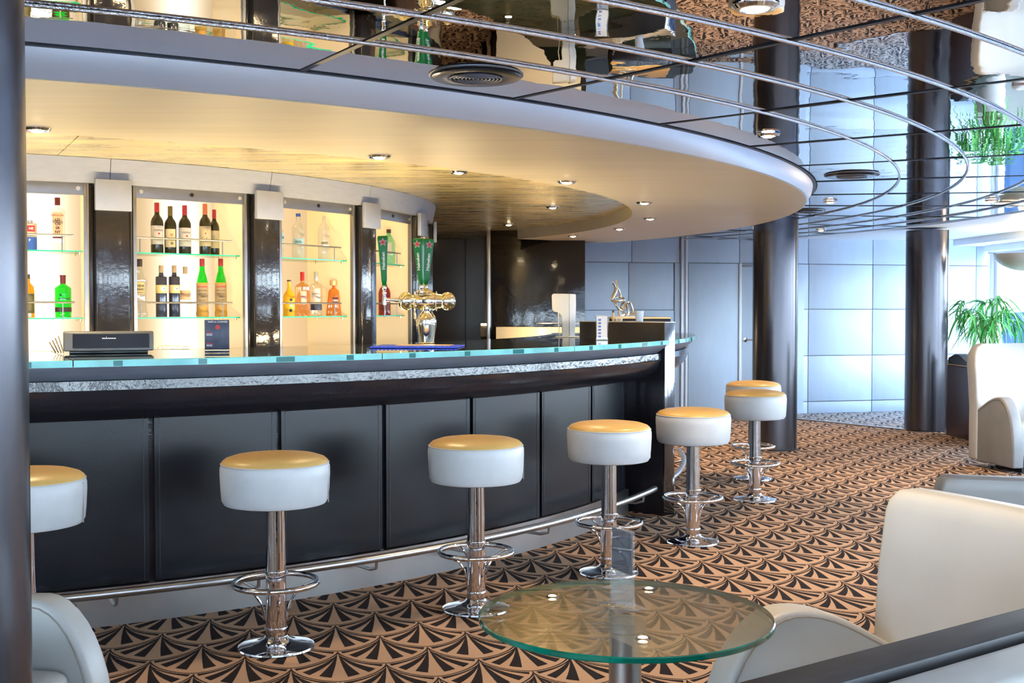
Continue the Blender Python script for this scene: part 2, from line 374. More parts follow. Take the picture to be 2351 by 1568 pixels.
def prism(bm, poly, d, axis='y', off=0.0):
    """extrude a 2-D outline (u, z) along y (or x)"""
    f = lambda u, v, t: (u, t, v) if axis == 'y' else (t, u, v)
    a = [bm.verts.new(f(u, v, off)) for u, v in poly]; b = [bm.verts.new(f(u, v, off + d)) for u, v in poly]
    n = len(poly); bm.faces.new(a); bm.faces.new(list(reversed(b)))
    for i in range(n): bm.faces.new((a[i], b[i], b[(i + 1) % n], a[(i + 1) % n]))
def bevel_all(bm, w, seg=3, ang=40):
    bmesh.ops.recalc_face_normals(bm, faces=bm.faces)
    es = [e for e in bm.edges if len(e.link_faces) == 2 and e.calc_face_angle(0) > R(ang)]
    bmesh.ops.bevel(bm, geom=es, offset=w, segments=seg, affect='EDGES', profile=0.5)
def text_mesh(name, body, size, mat, parent, loc, rotz=0.0, bend=0.0, vertical=False, bold=0.0, align='CENTER'):
    """lettering lies in local XZ facing -Y; bend > 0 wraps it on a cylinder of that radius about z"""
    c = bpy.data.curves.new(name, 'FONT'); c.body = body; c.size = size; c.align_x = align; c.align_y = 'CENTER'
    c.resolution_u = 2; c.offset = bold; c.extrude = 0.0003
    t = bpy.data.objects.new(name, c); COL.objects.link(t)
    dg = bpy.context.evaluated_depsgraph_get(); me = bpy.data.meshes.new_from_object(t.evaluated_get(dg))
    bpy.data.objects.remove(t); bpy.data.curves.remove(c)
    me.name = name
    for v in me.vertices:
        x, y, e = v.co
        if vertical: x, y = -y, x
        if bend > 0:
            a = x / bend; v.co = (math.sin(a) * (bend + e), -math.cos(a) * (bend + e), y)
        else: v.co = (x, -e, y)
    me.materials.clear(); me.materials.append(M[mat])
    o = bpy.data.objects.new(name, me); COL.objects.link(o); o.parent = parent; o.location = loc; o.rotation_euler = (0, 0, rotz)
    return o
def label(bm, r, z0, z1, half, n=8, c=(0, 0), flat=False, t=0.0006):
    """curved label patch facing -Y"""
    if flat:
        box(bm, (c[0], c[1] - r - t / 2, (z0 + z1) / 2), (2 * half, t, z1 - z0)); return
    a0, a1 = -half, half
    fr = []
    for rr in (r + t, r + t * 0.1):
        fr.append([[bm.verts.new((c[0] + rr * math.sin(a0 + (a1 - a0) * i / n), c[1] - rr * math.cos(a0 + (a1 - a0) * i / n), z)) for z in (z0, z1)] for i in range(n + 1)])
    for k, F in enumerate(fr):
        for i in range(n): bm.faces.new((F[i][0], F[i + 1][0], F[i + 1][1], F[i][1]))
def thing(name, lab, cat, loc=(0, 0, 0), rz=0.0, group=None):
    o = bpy.data.objects.new(name, None); o.empty_display_size = 0.1; COL.objects.link(o); o.location = loc; o.rotation_euler = (0, 0, rz)
    o['label'] = lab; o['category'] = cat
    if group: o['group'] = group
    return o
def tag(o, lab, cat, group=None):
    o['label'] = lab; o['category'] = cat
    if group: o['group'] = group
    return o
def struct(o): o['kind'] = 'structure'; return o
def kids(o): return list(o.children)
def dup(root, loc=None, rz=None, lab=None, group=None):
    def cp(o, par):
        c = o.copy(); COL.objects.link(c)
        if par: c.parent = par
        for ch in ch_map.get(o, []): cp(ch, c)
        return c
    ch_map = {}
    def walk(o):
        ch_map[o] = list(o.children)
        for c in ch_map[o]: walk(c)
    walk(root)
    r = cp(root, None)
    if loc is not None: r.location = loc
    if rz is not None: r.rotation_euler = (0, 0, rz)
    if lab: r['label'] = lab
    if group: r['group'] = group
    return r
def at_parent(o, parent):
    o.parent = parent; return o

# ================================================================== SETTING
# floor -----------------------------------------------------------------
bm = B(); box(bm, (-0.4, 6.4, -0.06), (14.6, 18.4, 0.12)); struct(link('floor', bm, 'carpet', smooth=False))
bm = B()
for q in [[(2.70, 15.0), (3.44, 14.25), (4.42, 12.86), (6.2, 12.86), (6.35, 15.4)]]:
    vs = [bm.verts.new((x, y, 0.0)) for x, y in q]; us = [bm.verts.new((x, y, 0.004)) for x, y in q]
    bm.faces.new(us); bm.faces.new(list(reversed(vs)))
    for i in range(len(q)): bm.faces.new((vs[i], vs[(i + 1) % len(q)], us[(i + 1) % len(q)], us[i]))
struct(link('floor', bm, 'carpet2', smooth=False))
bm = B(); d = (Vector((4.42, 12.86, 0)) - Vector((3.30, 14.42, 0)))
box(bm, ((4.42 + 3.30) / 2, (12.86 + 14.42) / 2, 0.006), (d.length, 0.05, 0.012), 0.004, Matrix.Rotation(math.atan2(d.y, d.x), 4, 'Z'))
struct(link('trim_1', bm, 'steel'))
# walls -----------------------------------------------------------------
HT = 2.33
bm = B(); box(bm, (-7.6, 6.4, HT / 2), (0.12, 18.2, HT)); struct(link('wall_left', bm, 'white', smooth=False))
bm = B(); box(bm, (-3.3, 15.4, HT / 2), (8.6, 0.12, HT)); struct(link('wall_rear', bm, 'brownwall', smooth=False))
# back wall with door leaves and recessed panel joints
WD = Vector((0.9701, 0.2425, 0)).normalized(); WN = Vector((WD.y, -WD.x, 0)); WO = Vector((3.69, 14.86, 0))
WROT = math.atan2(WD.y, WD.x)
def wall_s(px):                    # distance along the wall for a pixel column
    k = (px - 1175.5) / 2672.9
    return (k * WO.y - WO.x) / (WD.x - k * WD.y)
def wall_z(px, y):
    p = WO + WD * wall_s(px); return 1.36 + (706.2 - y) / 2672.9 * p.y
sL, sR = wall_s(1120), 2.78
wb = bpy.data.objects.new('wall_back', None); COL.objects.link(wb); wb['kind'] = 'structure'; wb.location = WO; wb.rotation_euler = (0, 0, WROT)
bm = B(); box(bm, ((sL + sR) / 2, 0.10, HT / 2), (sR - sL, 0.16, HT)); link('backing', bm, 'groove', wb, smooth=False)
def wpanel(x0, x1, z0, z1, t=0.02, mat='wallpanel', g=0.004, par=None, name='panel'):
    bm = B(); box(bm, ((x0 + x1) / 2, 0.02 - t / 2 + 0.0, (z0 + z1) / 2), (x1 - x0 - 2 * g, t, z1 - z0 - 2 * g), 0.003)
    return link(name, bm, mat, par or wb)
zt = wall_z(1600, 604)
xs = [wall_s(p) for p in (1450, 1562)]
# upper frieze panels
fr = [sL, wall_s(1450), wall_s(1560), wall_s(1578), wall_s(1697), wall_s(1855), wall_s(2003), wall_s(2140), wall_s(2240), sR]
for a, b in zip(fr, fr[1:]):
    if b - a > 0.15: wpanel(a, b, zt, HT)
a, b = wall_s(1343), wall_s(1443)
wpanel(sL, b, wall_z(1400, 712), zt); wpanel(sL, b, 0.0, wall_z(1400, 712))
wpanel(b, wall_s(1548), wall_z(1500, 712), zt, t=0.012, g=0.008); wpanel(b, wall_s(1548), 0, wall_z(1500, 712))
wpanel(wall_s(1548), wall_s(1562), 0, zt)
for p0, p1 in ((1562, 1567), (1572, 1577)):
    bm = B(); box(bm, ((wall_s(p0) + wall_s(p1)) / 2, -0.005, HT / 2), (wall_s(p1) - wall_s(p0), 0.05, HT), 0.004); link('frame_strip', bm, 'wallframe', wb)
wpanel(wall_s(1567), wall_s(1572), 0, HT, t=0.03)
for p0, p1 in ((1728, 1856), (1856, 2003), (2003, 2140), (2140, 2240)):
    x0, x1 = wall_s(p0), wall_s(p1)
    zs = [0.0, wall_z(1930, 921), wall_z(1930, 816), wall_z(1930, 710), zt]
    for za, zb in zip(zs, zs[1:]): wpanel(x0, x1, za, zb, g=0.005)
wpanel(wall_s(2240), sR, 0, zt)
def door(name, p0, p1, handle):
    x0, x1 = wall_s(p0), wall_s(p1)
    d = bpy.data.objects.new(name, None); COL.objects.link(d); d['kind'] = 'structure'
    d.location = WO + WD * x0; d.rotation_euler = (0, 0, WROT)
    w = x1 - x0
    bm = B(); box(bm, (w / 2, -0.005, zt / 2), (w - 0.012, 0.04, zt - 0.01), 0.004); link('door_leaf', bm, 'wallpanel', d)
    if handle:
        hz = wall_z(1712, 780)
        bm = B(); lathe(bm, [(0.0, 0), (0.027, 0), (0.027, 0.01), (0.0, 0.012)], 20)
        for v in bm.verts: v.co = Vector((v.co.x + 0.055, -0.025 - v.co.z, v.co.y + hz))
        r = link('handle_rose', bm, 'chrome', d)
        bm = B(); tube(bm, [(0.055, -0.03, hz), (0.055, -0.07, hz), (0.07, -0.08, hz), (0.17, -0.08, hz)], 0.009, 8); link('door_handle', bm, 'chrome', d)
        bm = B(); box(bm, (0.07, -0.03, zt - 0.03), (0.14, 0.012, 0.03), 0.002); link('door_plate', bm, 'groove', d)
    return d
door('door_1', 1578, 1694, False); door('door_2', 1700, 1845, True)
bm = B(); box(bm, ((wall_s(1694) + wall_s(1700)) / 2, -0.012, zt / 2), (wall_s(1700) - wall_s(1694), 0.05, zt), 0.004); link('frame_strip', bm, 'wallframe', wb)
# starboard window wall
WA = Vector((6.38, 15.47, 0)); WB = Vector((6.75, 8.0, 0)); WC = Vector((6.75, -2.6, 0))
def window_wall(n0, A, Bp, nwin, z0=0.62, z1=2.07, solid0=0.10, pw=0.09):
    L = (Bp - A).length; rz = math.atan2((Bp - A).y, (Bp - A).x)
    wl = bpy.data.objects.new('wall_right' if n0 < 20 else 'wall_front', None); COL.objects.link(wl); wl['kind'] = 'structure'; wl.location = A; wl.rotation_euler = (0, 0, rz)
    bm = B(); box(bm, (L / 2, 0, z0 / 2), (L, 0.14, z0)); link('sill_panel', bm, 'white', wl, smooth=False)
    bm = B(); box(bm, (L / 2, 0, (z1 + HT) / 2), (L, 0.14, HT - z1)); link('head_panel', bm, 'white', wl, smooth=False)
    w = (L - solid0) / nwin
    for i in range(nwin + 1):
        x = solid0 + i * w
        bm = B(); box(bm, (x, 0, (z0 + z1) / 2), (pw if i else 0.07, 0.16, z1 - z0), 0.01); link('post', bm, 'wallframe', wl)
    for i in range(nwin):
        x0 = solid0 + i * w + pw / 2; x1 = x0 + w - pw
        wn = bpy.data.objects.new('window_%d' % (n0 + i), None); COL.objects.link(wn); wn['kind'] = 'structure'; wn.location = A; wn.rotation_euler = (0, 0, rz)
        bm = B()
        for c, s in ((((x0 + 0.03), 0, (z0 + z1) / 2), (0.06, 0.07, z1 - z0)), (((x1 - 0.03), 0, (z0 + z1) / 2), (0.06, 0.07, z1 - z0)),
                     (((x0 + x1) / 2, 0, z0 + 0.03), (x1 - x0, 0.07, 0.06)), (((x0 + x1) / 2, 0, z1 - 0.03), (x1 - x0, 0.07, 0.06))): box(bm, c, s)
        link('window_frame', bm, 'wallframe', wn, smooth=False)
        bm = B(); box(bm, ((x0 + x1) / 2, 0, (z0 + z1) / 2), (x1 - x0 - 0.1, 0.008, z1 - z0 - 0.1)); link('pane', bm, 'window', wn, smooth=False)
    c = A + (Bp - A) / 2
    return c, L, rz
for A, Bp, n0, nw in ((WA, WB, 1, 5), (WB, WC, 6, 7)):
    c, L, rz = window_wall(n0, A, Bp, nw)
    # wall local +y points outwards (travelling towards the camera, outside is to the left)
    nrm = Vector((-(Bp - A).y, (Bp - A).x, 0)).normalized()
    inw = -nrm
    portal('window_portal', (c + nrm * 0.2) + Vector((0, 0, 1.345)), (PI / 2, 0, math.atan2(inw.y, inw.x) + PI / 2), L, 1.45)
# wall behind the photographer, windows along it too
c, L, rz = window_wall(20, WC, Vector((-7.6, -2.6, 0)), 9, z0=0.35, z1=2.12, pw=0.42)
portal('window_portal', (-0.42, -2.8, 1.24), (PI / 2, 0, PI), 14.3, 1.78)
# unseen pale deck, added outside the windows to bounce daylight indoors
bm = B(); box(bm, (-0.4, -7.2, -0.16), (14.6 + 8.0, 8.9, 0.08)); box(bm, (9.0, 6.4, -0.16), (4.2, 18.2, 0.08)); struct(link('floor', bm, 'bounce_deck', smooth=False))
# outside sea
bm = B(); vs = [bm.verts.new(v) for v in ((-4000, -4000, -14), (4000, -4000, -14), (4000, 4000, -14), (-4000, 4000, -14))]; bm.faces.new(vs)
o = link('sea', bm, 'sea', smooth=False); tag(o, 'blue sea seen through the window at the far right', 'sea'); o['kind'] = 'stuff'

# black bar-end wall block with cream splash panel ------------------------
def bx0(px, D): return pxD(px, D)
bw = bpy.data.objects.new('wall_bar', None); COL.objects.link(bw); bw['kind'] = 'structure'
x0, x1 = pxD(1126, 13.0), pxD(1343, 13.0)
bm = B(); box(bm, ((x0 + x1) / 2, 13.8, 1.108), (x1 - x0, 1.6, 2.216), 0.004); link('lacquer_block', bm, 'blackwall', bw)
bm = B(); box(bm, (x0 - 0.02, 12.99, 1.108), (0.042, 0.05, 2.216), 0.004); link('corner_strip', bm, 'steel', bw)
bm = B(); box(bm, (-2.0, 14.62, 1.108), (4.4, 0.1, 2.216)); link('recess_wall', bm, 'brownwall', bw, smooth=False)
bm = B(); box(bm, (pxD(1068, 14.5), 14.55, 1.108), (0.01, 0.06, 2.216)); link('recess_joint', bm, 'joint', bw, smooth=False)

# ceiling ------------------------------------------------------------------
ce = bpy.data.objects.new('ceiling', None); COL.objects.link(ce); ce['kind'] = 'structure'
bm = B(); box(bm, (-0.4, 6.4, 2.285), (14.6, 18.4, 0.10)); link('ceiling_slab', bm, 'white', ce, smooth=False)
RINGS = [6.575, 7.108, 7.508, 7.923, 8.353, 8.76]
RAD = [-49.6 + 8.25 * k for k in range(-5, 12)]
pc = 0
for j, (r0, r1) in enumerate(zip(RINGS, RINGS[1:])):
    for i, (a0, a1) in enumerate(zip(RAD, RAD[1:])):
        bm = B(); g = 0.10
        n = 6; t1, t2 = random.uniform(-.0012, .0012), random.uniform(-.0012, .0012)
        prof = [(r0 + 0.008, ZM), (r1 - 0.008, ZM + t2), (r1 - 0.008, ZM + 0.018), (r0 + 0.008, ZM + 0.018)]
        sweep(bm, prof, a0 + g, a1 - g, n)
        for v in bm.verts:
            if v.co.z < ZM + 0.01: v.co.z += t1 * (math.degrees(math.atan2(v.co.y - CY, v.co.x - CX)) - a0) / (a1 - a0)
        link('ceiling_panel', bm, 'mirror', ce, smooth=False); pc += 1
for a in RAD:
    bm = B(); m = (P(6.58, a) + P(8.74, a)) / 2
    box(bm, (m.x, m.y, ZM + 0.003), (2.16, 0.022, 0.014), 0.0, Matrix.Rotation(R(a), 4, 'Z')); link('panel_joint', bm, 'joint', ce, smooth=False)
for r in RINGS[1:]:
    bm = B(); tube(bm, [P(r, RAD[0] + (RAD[-1] - RAD[0]) * i / 180, ZM - 0.004) for i in range(181)], 0.0078, 8); link('ring_trim', bm, 'bead', ce)
# soffit ring over the bar: flared fascia, underside, inner riser
AS0, AS1 = -112, 52
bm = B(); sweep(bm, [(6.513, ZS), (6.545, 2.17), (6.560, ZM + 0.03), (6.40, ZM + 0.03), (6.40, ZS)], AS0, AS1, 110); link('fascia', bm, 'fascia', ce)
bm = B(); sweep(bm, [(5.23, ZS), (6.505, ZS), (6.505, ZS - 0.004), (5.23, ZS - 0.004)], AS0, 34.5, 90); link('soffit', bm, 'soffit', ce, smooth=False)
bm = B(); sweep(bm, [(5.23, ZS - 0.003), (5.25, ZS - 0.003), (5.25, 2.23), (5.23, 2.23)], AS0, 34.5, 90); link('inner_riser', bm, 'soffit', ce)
bm = B(); sweep(bm, [(6.50, 2.205), (6.575, 2.205), (6.575, 2.222), (6.50, 2.222)], AS0, AS1, 110); link('shadow_gap', bm, 'joint', ce)
# raised ceiling in seamed sheets
for a0, a1 in ((-112, -88), (-88, -62), (-62, -36), (-36, -10), (-10, 16), (16, 52)):
    bm = B(); sweep(bm, [(3.3, 2.217), (5.24, 2.217), (5.24, 2.232), (3.3, 2.232)], a0 + 0.03, a1 - 0.03, 16); link('raised_panel', bm, 'goldceil', ce, smooth=False)
bm = B(); box(bm, (-2.2, 13.0, 2.225), (5.4, 4.6, 0.014)); link('raised_panel', bm, 'goldceil', ce, smooth=False)
# stepped ceiling drops along the windows
for (xa, xb, zz, mm) in ((5.69, 5.98, 2.155, 'white'), (6.10, 6.3, 2.082, 'fascia')):
    bm = B(); q = [(xa, 15.05), (xb, 11.4), (xb + 0.1, -2.5), (6.72, -2.5), (6.72, 8.0), (6.40, 15.2)]
    vs = [bm.verts.new((x, y, zz)) for x, y in q]; us = [bm.verts.new((x, y, 2.24)) for x, y in q]
    bm.faces.new(vs); bm.faces.new(us)
    for i in range(len(q)): bm.faces.new((vs[i], vs[(i + 1) % len(q)], us[(i + 1) % len(q)], us[i]))
    link('ceiling_drop', bm, mm, ce, smooth=False)

# cornice over the bottle cabinets -----------------------------------------
co = bpy.data.objects.new('trim_2', None); COL.objects.link(co); co['kind'] = 'structure'
seams = [-96, -76, -57.4, -40.8, -25.3, -9, 8, 30]
for a0, a1 in zip(seams, seams[1:]):
    bm = B(); sweep(bm, [(3.575, 2.076), (3.606, 2.215), (3.45, 2.215), (3.45, 2.076)], a0 + 0.03, a1 - 0.03, 16); link('cornice_panel', bm, 'cornice', co)

# ================================================================== COLUMNS
def column(x, y, r, lab, h=ZM):
    t = thing('column', lab, 'column', (x, y, 0))
    bm = B(); lathe(bm, [(r, 0.0), (r, h)], 64); link('shaft', bm, 'column', t)
    for sa in (-38, 150, 60):
        a = R(sa); bm = B(); box(bm, (r * math.cos(a), r * math.sin(a), h / 2), (0.006, 0.012, h), 0.0, Matrix.Rotation(a, 4, 'Z')); link('seam_strip', bm, 'joint', t)
    bm = B(); lathe(bm, [(r + 0.006, 0), (r + 0.006, 0.012), (r, 0.014)], 64, cap=False); link('base_collar', bm, 'joint', t)
    return t
column(2.53, 11.2, 0.213, 'dark metal column behind the two farthest bar stools')
column(4.60, 12.92, 0.226, 'dark metal column between the pale wall and the potted palm')
column(-1.185, 2.30, 0.212, 'dark metal column filling the left edge close to the viewer')

# ================================================================== BACK BAR
POST = [-73.4, -57.2, -41.1, -25.05, -9.6, 5.6]
def bar_post(a, lab):
    p = P(3.47, a); t = thing('bar_post', lab, 'post', (p.x, p.y, 0), R(a) + PI / 2, 'black posts of the back bar')
    bm = B(); box(bm, (0, -0.035, 1.53), (0.192, 0.15, 1.085), 0.012); link('post_body', bm, 'lacquer', t)
    bm = B(); box(bm, (0, -0.128, 2.008), (0.205, 0.03, 0.178), 0.004); link('cap_plate', bm, 'capplate', t)
    return t
for a, l in zip(POST, ('black lacquer post of the back bar hidden behind the foreground column', 'glossy black post with square metal cap, left of the wine bottles',
                       'glossy black post with square metal cap, right of the wine bottles', 'glossy black post with metal cap, left of the beer tap',
                       'narrow black post with slanting metal cap, just above the beer tower', 'last black post with metal cap, beside the dark recess')): bar_post(a, l)
RF = 3.52
BAYS = {}
def cabinet(k, a, lab, hot):
    half = 0.376; rm = RF * math.cos(R(6.3))
    p = P(rm, a); t = thing('display_cabinet', lab, 'cabinet', (p.x, p.y, 0), R(a) + PI / 2, 'lit bottle cabinets of the back bar')
    D = 0.42
    bm = B(); box(bm, (0, D + 0.01, 1.53), (2 * half, 0.02, 1.10)); link('back_panel', bm, 'niche_hot' if hot else 'niche_warm', t, smooth=False)
    for s in (-1, 1):
        bm = B(); box(bm, (s * (half - 0.006), D / 2, 1.53), (0.012, D, 1.10)); link('side_panel', bm, 'nicheside', t, smooth=False)
        bm = B(); box(bm, (s * (half - 0.016), -0.012, 1.53), (0.022, 0.03, 1.10), 0.003); link('frame_stile', bm, 'steel2', t)
        bm = B(); box(bm, (s * (half + 0.012), -0.002, 1.53), (0.02, 0.03, 1.10), 0.003); link('frame_stile', bm, 'ventblk', t)
    bm = B(); box(bm, (0, D / 2, 2.09), (2 * half, D, 0.02)); link('top_panel', bm, 'nicheside', t, smooth=False)
    bm = B(); box(bm, (0, D / 2, 0.992), (2 * half, D, 0.03), 0.003); link('base_shelf', bm, 'lacquer', t, smooth=False)
    bm = B(); box(bm, (0, -0.012, 2.042), (2 * half - 0.05, 0.02, 0.07), 0.003); tr = link('top_rail', bm, 'steel2', t)
    for sx in (-0.32, 0.0, 0.32):
        bm = B(); lathe(bm, [(0, 0.004), (0.006, 0.004), (0.007, 0.006), (0.012, 0.006), (0.012, 0)], 14)
        for v in bm.verts: v.co = Vector((v.co.x + sx, -0.022 - v.co.z, v.co.y + 2.044))
        link('screw', bm, 'capsilver' if sx else 'joint', tr)
    for zi, z in enumerate((1.690, 1.302, 1.075)):
        w = 2 * half - 0.06
        bm = B(); box(bm, (0, 0.18, z - 0.004), (w, 0.30, 0.008)); bm.faces.ensure_lookup_table()
        for f in bm.faces: f.material_index = 0 if abs(f.normal.z) > 0.5 else 1
        sh = link('glass_shelf', bm, ['shelfglass', 'shelfedge'], t, smooth=False, norm=False)
        for sx in (-0.33, 0.33):
            for yy in (0.06, 0.30):
                bm = B(); lathe(bm, [(0.0, -0.022), (0.009, -0.022), (0.009, -0.009), (0.0, -0.008)], 10, (sx, yy, z)); link('shelf_bracket', bm, 'brass', sh)
        if zi < 2:
            bm = B(); tube(bm, [(-0.36, 0.045, z + 0.088), (0.30, 0.045, z + 0.088)], 0.0055, 8); g = link('guard_rail', bm, 'steel2', sh)
            for sx in (-0.30, 0.235):
                bm = B(); tube(bm, [(sx, 0.045, z - 0.012), (sx, 0.045, z + 0.088)], 0.0035, 6); link('rail_stand', bm, 'steel2', sh)
    BAYS[k] = t
    return t
cabinet(1, -65.3, 'leftmost lit cabinet, holding the green gin bottle and the blue tin', True)
cabinet(2, -49.15, 'lit cabinet holding the row of dark wine bottles', True)
cabinet(3, -33.1, 'lit cabinet holding the yellow and amber spirit bottles', False)
cabinet(4, -17.3, 'narrow lit cabinet behind the left tap handle', False)
cabinet(5, -2.0, 'lit cabinet turned away behind the beer tower', False)
# black base counter below the cabinets
bm = B(); sweep(bm, [(3.02, 0.0), (3.60, 0.0), (3.60, 0.06), (3.66, 0.08), (3.66, 0.975), (3.02, 0.975)], -84, 14, 60)
o = link('back_counter', bm, 'lacquer'); tag(o, 'curved black base counter under the lit bottle cabinets', 'counter')
bm = B(); sweep(bm, [(2.92, 0.97), (3.0, 0.97), (3.0, 2.21), (2.92, 2.21)], -84, 14, 60)
struct(link('wall_core', bm, 'brownwall'))

# ================================================================== BAR COUNTER
JO = [-91.4, -85.2, -79.0, -72.8, -66.6, -60.42, -54.3, -48.3, -42.16, -35.86, -29.6, -23.8]
ZB = 1.150
def bar_counter(a0, a1, joints, lab, nseg):
    t = thing('bar_counter', lab, 'bar counter')
    # core
    bm = B(); sweep(bm, [(4.80, 0.02), (5.425, 0.02), (5.425, 1.10), (4.80, 1.10)], a0, a1, 60); link('carcass', bm, 'slab', t)
    for j0, j1 in zip(joints, joints[1:]):
        bm = B(); g = 0.13
        sweep(bm, [(5.428, 0.165), (5.446, 0.175), (5.446, 0.90), (5.428, 0.90)], j0 + g, j1 - g, 8); link('front_panel', bm, 'leather_blk', t)
        for q in (j0 + g + 0.22, j1 - g - 0.22):
            bm = B(); sweep(bm, [(5.445, 0.18), (5.4475, 0.18), (5.4475, 0.885), (5.445, 0.885)], q - 0.02, q + 0.02, 1); link('stitch_line', bm, 'joint', t, smooth=False)
    bm = B(); sweep(bm, [(5.42, 0.0), (5.450, 0.0), (5.450, 0.165), (5.42, 0.165)], a0, a1, 60); kp = link('kick_plate', bm, 'steel', t)
    # rounded nose: curved underside, upright band, set-back deck band
    under = [(5.42, 0.878), (5.45, 0.882)] + [(5.45 + 0.21 * math.sin(R(u)), 0.885 + 0.135 * (1 - math.cos(R(u)))) for u in (15, 30, 45, 60, 72, 82)] + [(5.663, 1.018)]
    bm = B(); sweep(bm, under + [(5.42, 1.018)], a0, a1, 90); link('nose_underside', bm, 'slab', t)
    bm = B(); sweep(bm, [(5.42, 1.0185), (5.664, 1.0185), (5.668, 1.024), (5.666, 1.062), (5.42, 1.062)], a0, a1, 90); link('nose_band', bm, 'nose', t)
    bm = B(); sweep(bm, [(5.42, 1.064), (5.640, 1.064), (5.700, 1.108), (5.705, 1.121), (5.42, 1.121)], a0, a1, 90); link('deck_band', bm, 'deckband', t)
    # glass top in segments
    w = (a1 - a0) / nseg
    for i in range(nseg):
        bm = B(); sweep(bm, [(4.58, 1.122), (5.722, 1.122), (5.722, ZB - 0.003), (5.719, ZB), (4.58, ZB)], a0 + i * w + 0.02, a0 + (i + 1) * w - 0.02, 24, mats=[0, 1, 1, 0, 0])
        gt = link('glass_top', bm, ['bartop', 'glassedge'], t)
        k = 4
        for q in range(k):   # darker joints glimpsed in the glass edge
            aa = a0 + i * w + (q + 0.5) * w / k
            bm = B(); sweep(bm, [(5.7215, 1.124), (5.7232, 1.124), (5.7232, ZB - 0.004), (5.7215, ZB - 0.004)], aa - 0.18, aa + 0.18 + 0.5 * (q == 2), 2); link('edge_joint', bm, 'glassedge_dark', gt)
    # foot rail on brackets
    bm = B(); tube(bm, [P(5.635, a0 + 0.2 + (a1 - a0 - 0.4) * i / 60, 0.182) for i in range(61)], 0.0195, 12); fr = link('foot_rail', bm, 'steel', t)
    for j0, j1 in zip(joints, joints[1:]):
        m = (j0 + j1) / 2 + 1.2; bm = B()
        tube(bm, [P(5.45, m, 0.12), P(5.58, m, 0.12), P(5.63, m, 0.135), P(5.635, m, 0.165)], 0.008, 8); link('rail_bracket', bm, 'steel', fr)
    return t
bc1 = bar_counter(-91.4, -22.95, JO, 'long curved black bar counter with green glass top and steel foot rail', 5)
bm = B(); sweep(bm, [(4.58, 1.122), (5.655, 1.122), (5.655, ZB), (4.58, ZB)], -22.93, -21.62, 3); link('glass_top', bm, 'bartop', bc1)
bm = B(); sweep(bm, [(4.80, 0.02), (5.40, 0.02), (5.40, 1.10), (4.80, 1.10)], -22.93, -21.62, 3); link('carcass', bm, 'slab', bc1)
J2 = [-21.4, -15.3, -9.2, -3.1]
bar_counter(-21.6, -1.0, J2, 'far section of the curved bar counter beyond the black end slab', 2)
# end slab
SA = -42.8
SP0 = Vector((0.9875, 7.56, 0))
t = thing('bar_end_slab', 'upright black slab with steel edge dividing the bar counter', 'panel', SP0, R(SA))
bm = B(); box(bm, (-0.355, 0.055, 0.631), (0.71, 0.11, 1.262), 0.003); link('slab_body', bm, 'slab', t)
bm = B(); box(bm, (0.004, 0.055, 0.631), (0.008, 0.11, 1.262), 0.001); link('steel_edge', bm, 'steel_mid', t)
bm = B(); box(bm, (-0.352, 0.055, 1.264), (0.726, 0.114, 0.005), 0.001); link('steel_top', bm, 'steel', t)
# plinth behind slab
t = thing('plinth', 'black plinth with gold edge carrying the sculpture behind the end slab', 'plinth', (pxD(1466, 8.75), 8.75, 0))
w = pxD(1532, 8.55) - pxD(1396, 8.55)
bm = B(); box(bm, (0, 0, 1.214), (w, 0.34, 0.13), 0.003); link('plinth_body', bm, 'slab', t)
bm = B(); box(bm, (0, -0.001, 1.283), (w + 0.004, 0.346, 0.012), 0.002); link('gold_edge', bm, 'capgold', t)
# cream splash cabinet at the back
t = thing('service_cabinet', 'cream lit service cabinet low against the glossy black wall', 'cabinet', (0, 0, 0))
xa, xb = pxD(1139, 12.7), pxD(1330, 12.7)
bm = B(); box(bm, ((xa + xb) / 2, 12.80, 0.575), (xb - xa, 0.36, 1.15), 0.004); link('cabinet_body', bm, 'splash', t)
bm = B(); box(bm, (pxD(1282, 12.6), 12.80, 1.192), (pxD(1334, 12.6) - pxD(1232, 12.6), 0.38, 0.016), 0.003); link('counter_top', bm, 'steel', t)
bm = B(); lathe(bm, [(0, 0.0), (0.02, 0), (0.025, 0.02), (0.012, 0.03), (0, 0.03)], 14, (pxD(1245, 12.6), 12.605, 1.085)); link('lamp', bm, 'lampglow', t)
l = bpy.data.lights.new('cabinet_light', 'POINT'); l.energy = 3.5; l.color = (1, .68, .35); l.shadow_soft_size = 0.03
lo = bpy.data.objects.new('cabinet_light', l); lo.location = (pxD(1245, 12.4), 12.38, 1.05); COL.objects.link(lo)
t = thing('wall_box', 'small cream lit box beside the metal corner strip', 'box', (pxD(1112, 13.6), 13.6, 0))
bm = B(); box(bm, (0, 0, 1.10), (0.085, 0.1, 0.16), 0.01); link('box_body', bm, 'splash', t)
bm = B(); box(bm, (0, -0.005, 1.165), (0.08, 0.1, 0.02), 0.003); link('lit_cap', bm, 'lampglow', t)
bm = B(); box(bm, (0, 0, 0.51), (0.06, 0.08, 1.02), 0.004); link('stand', bm, 'joint', t)

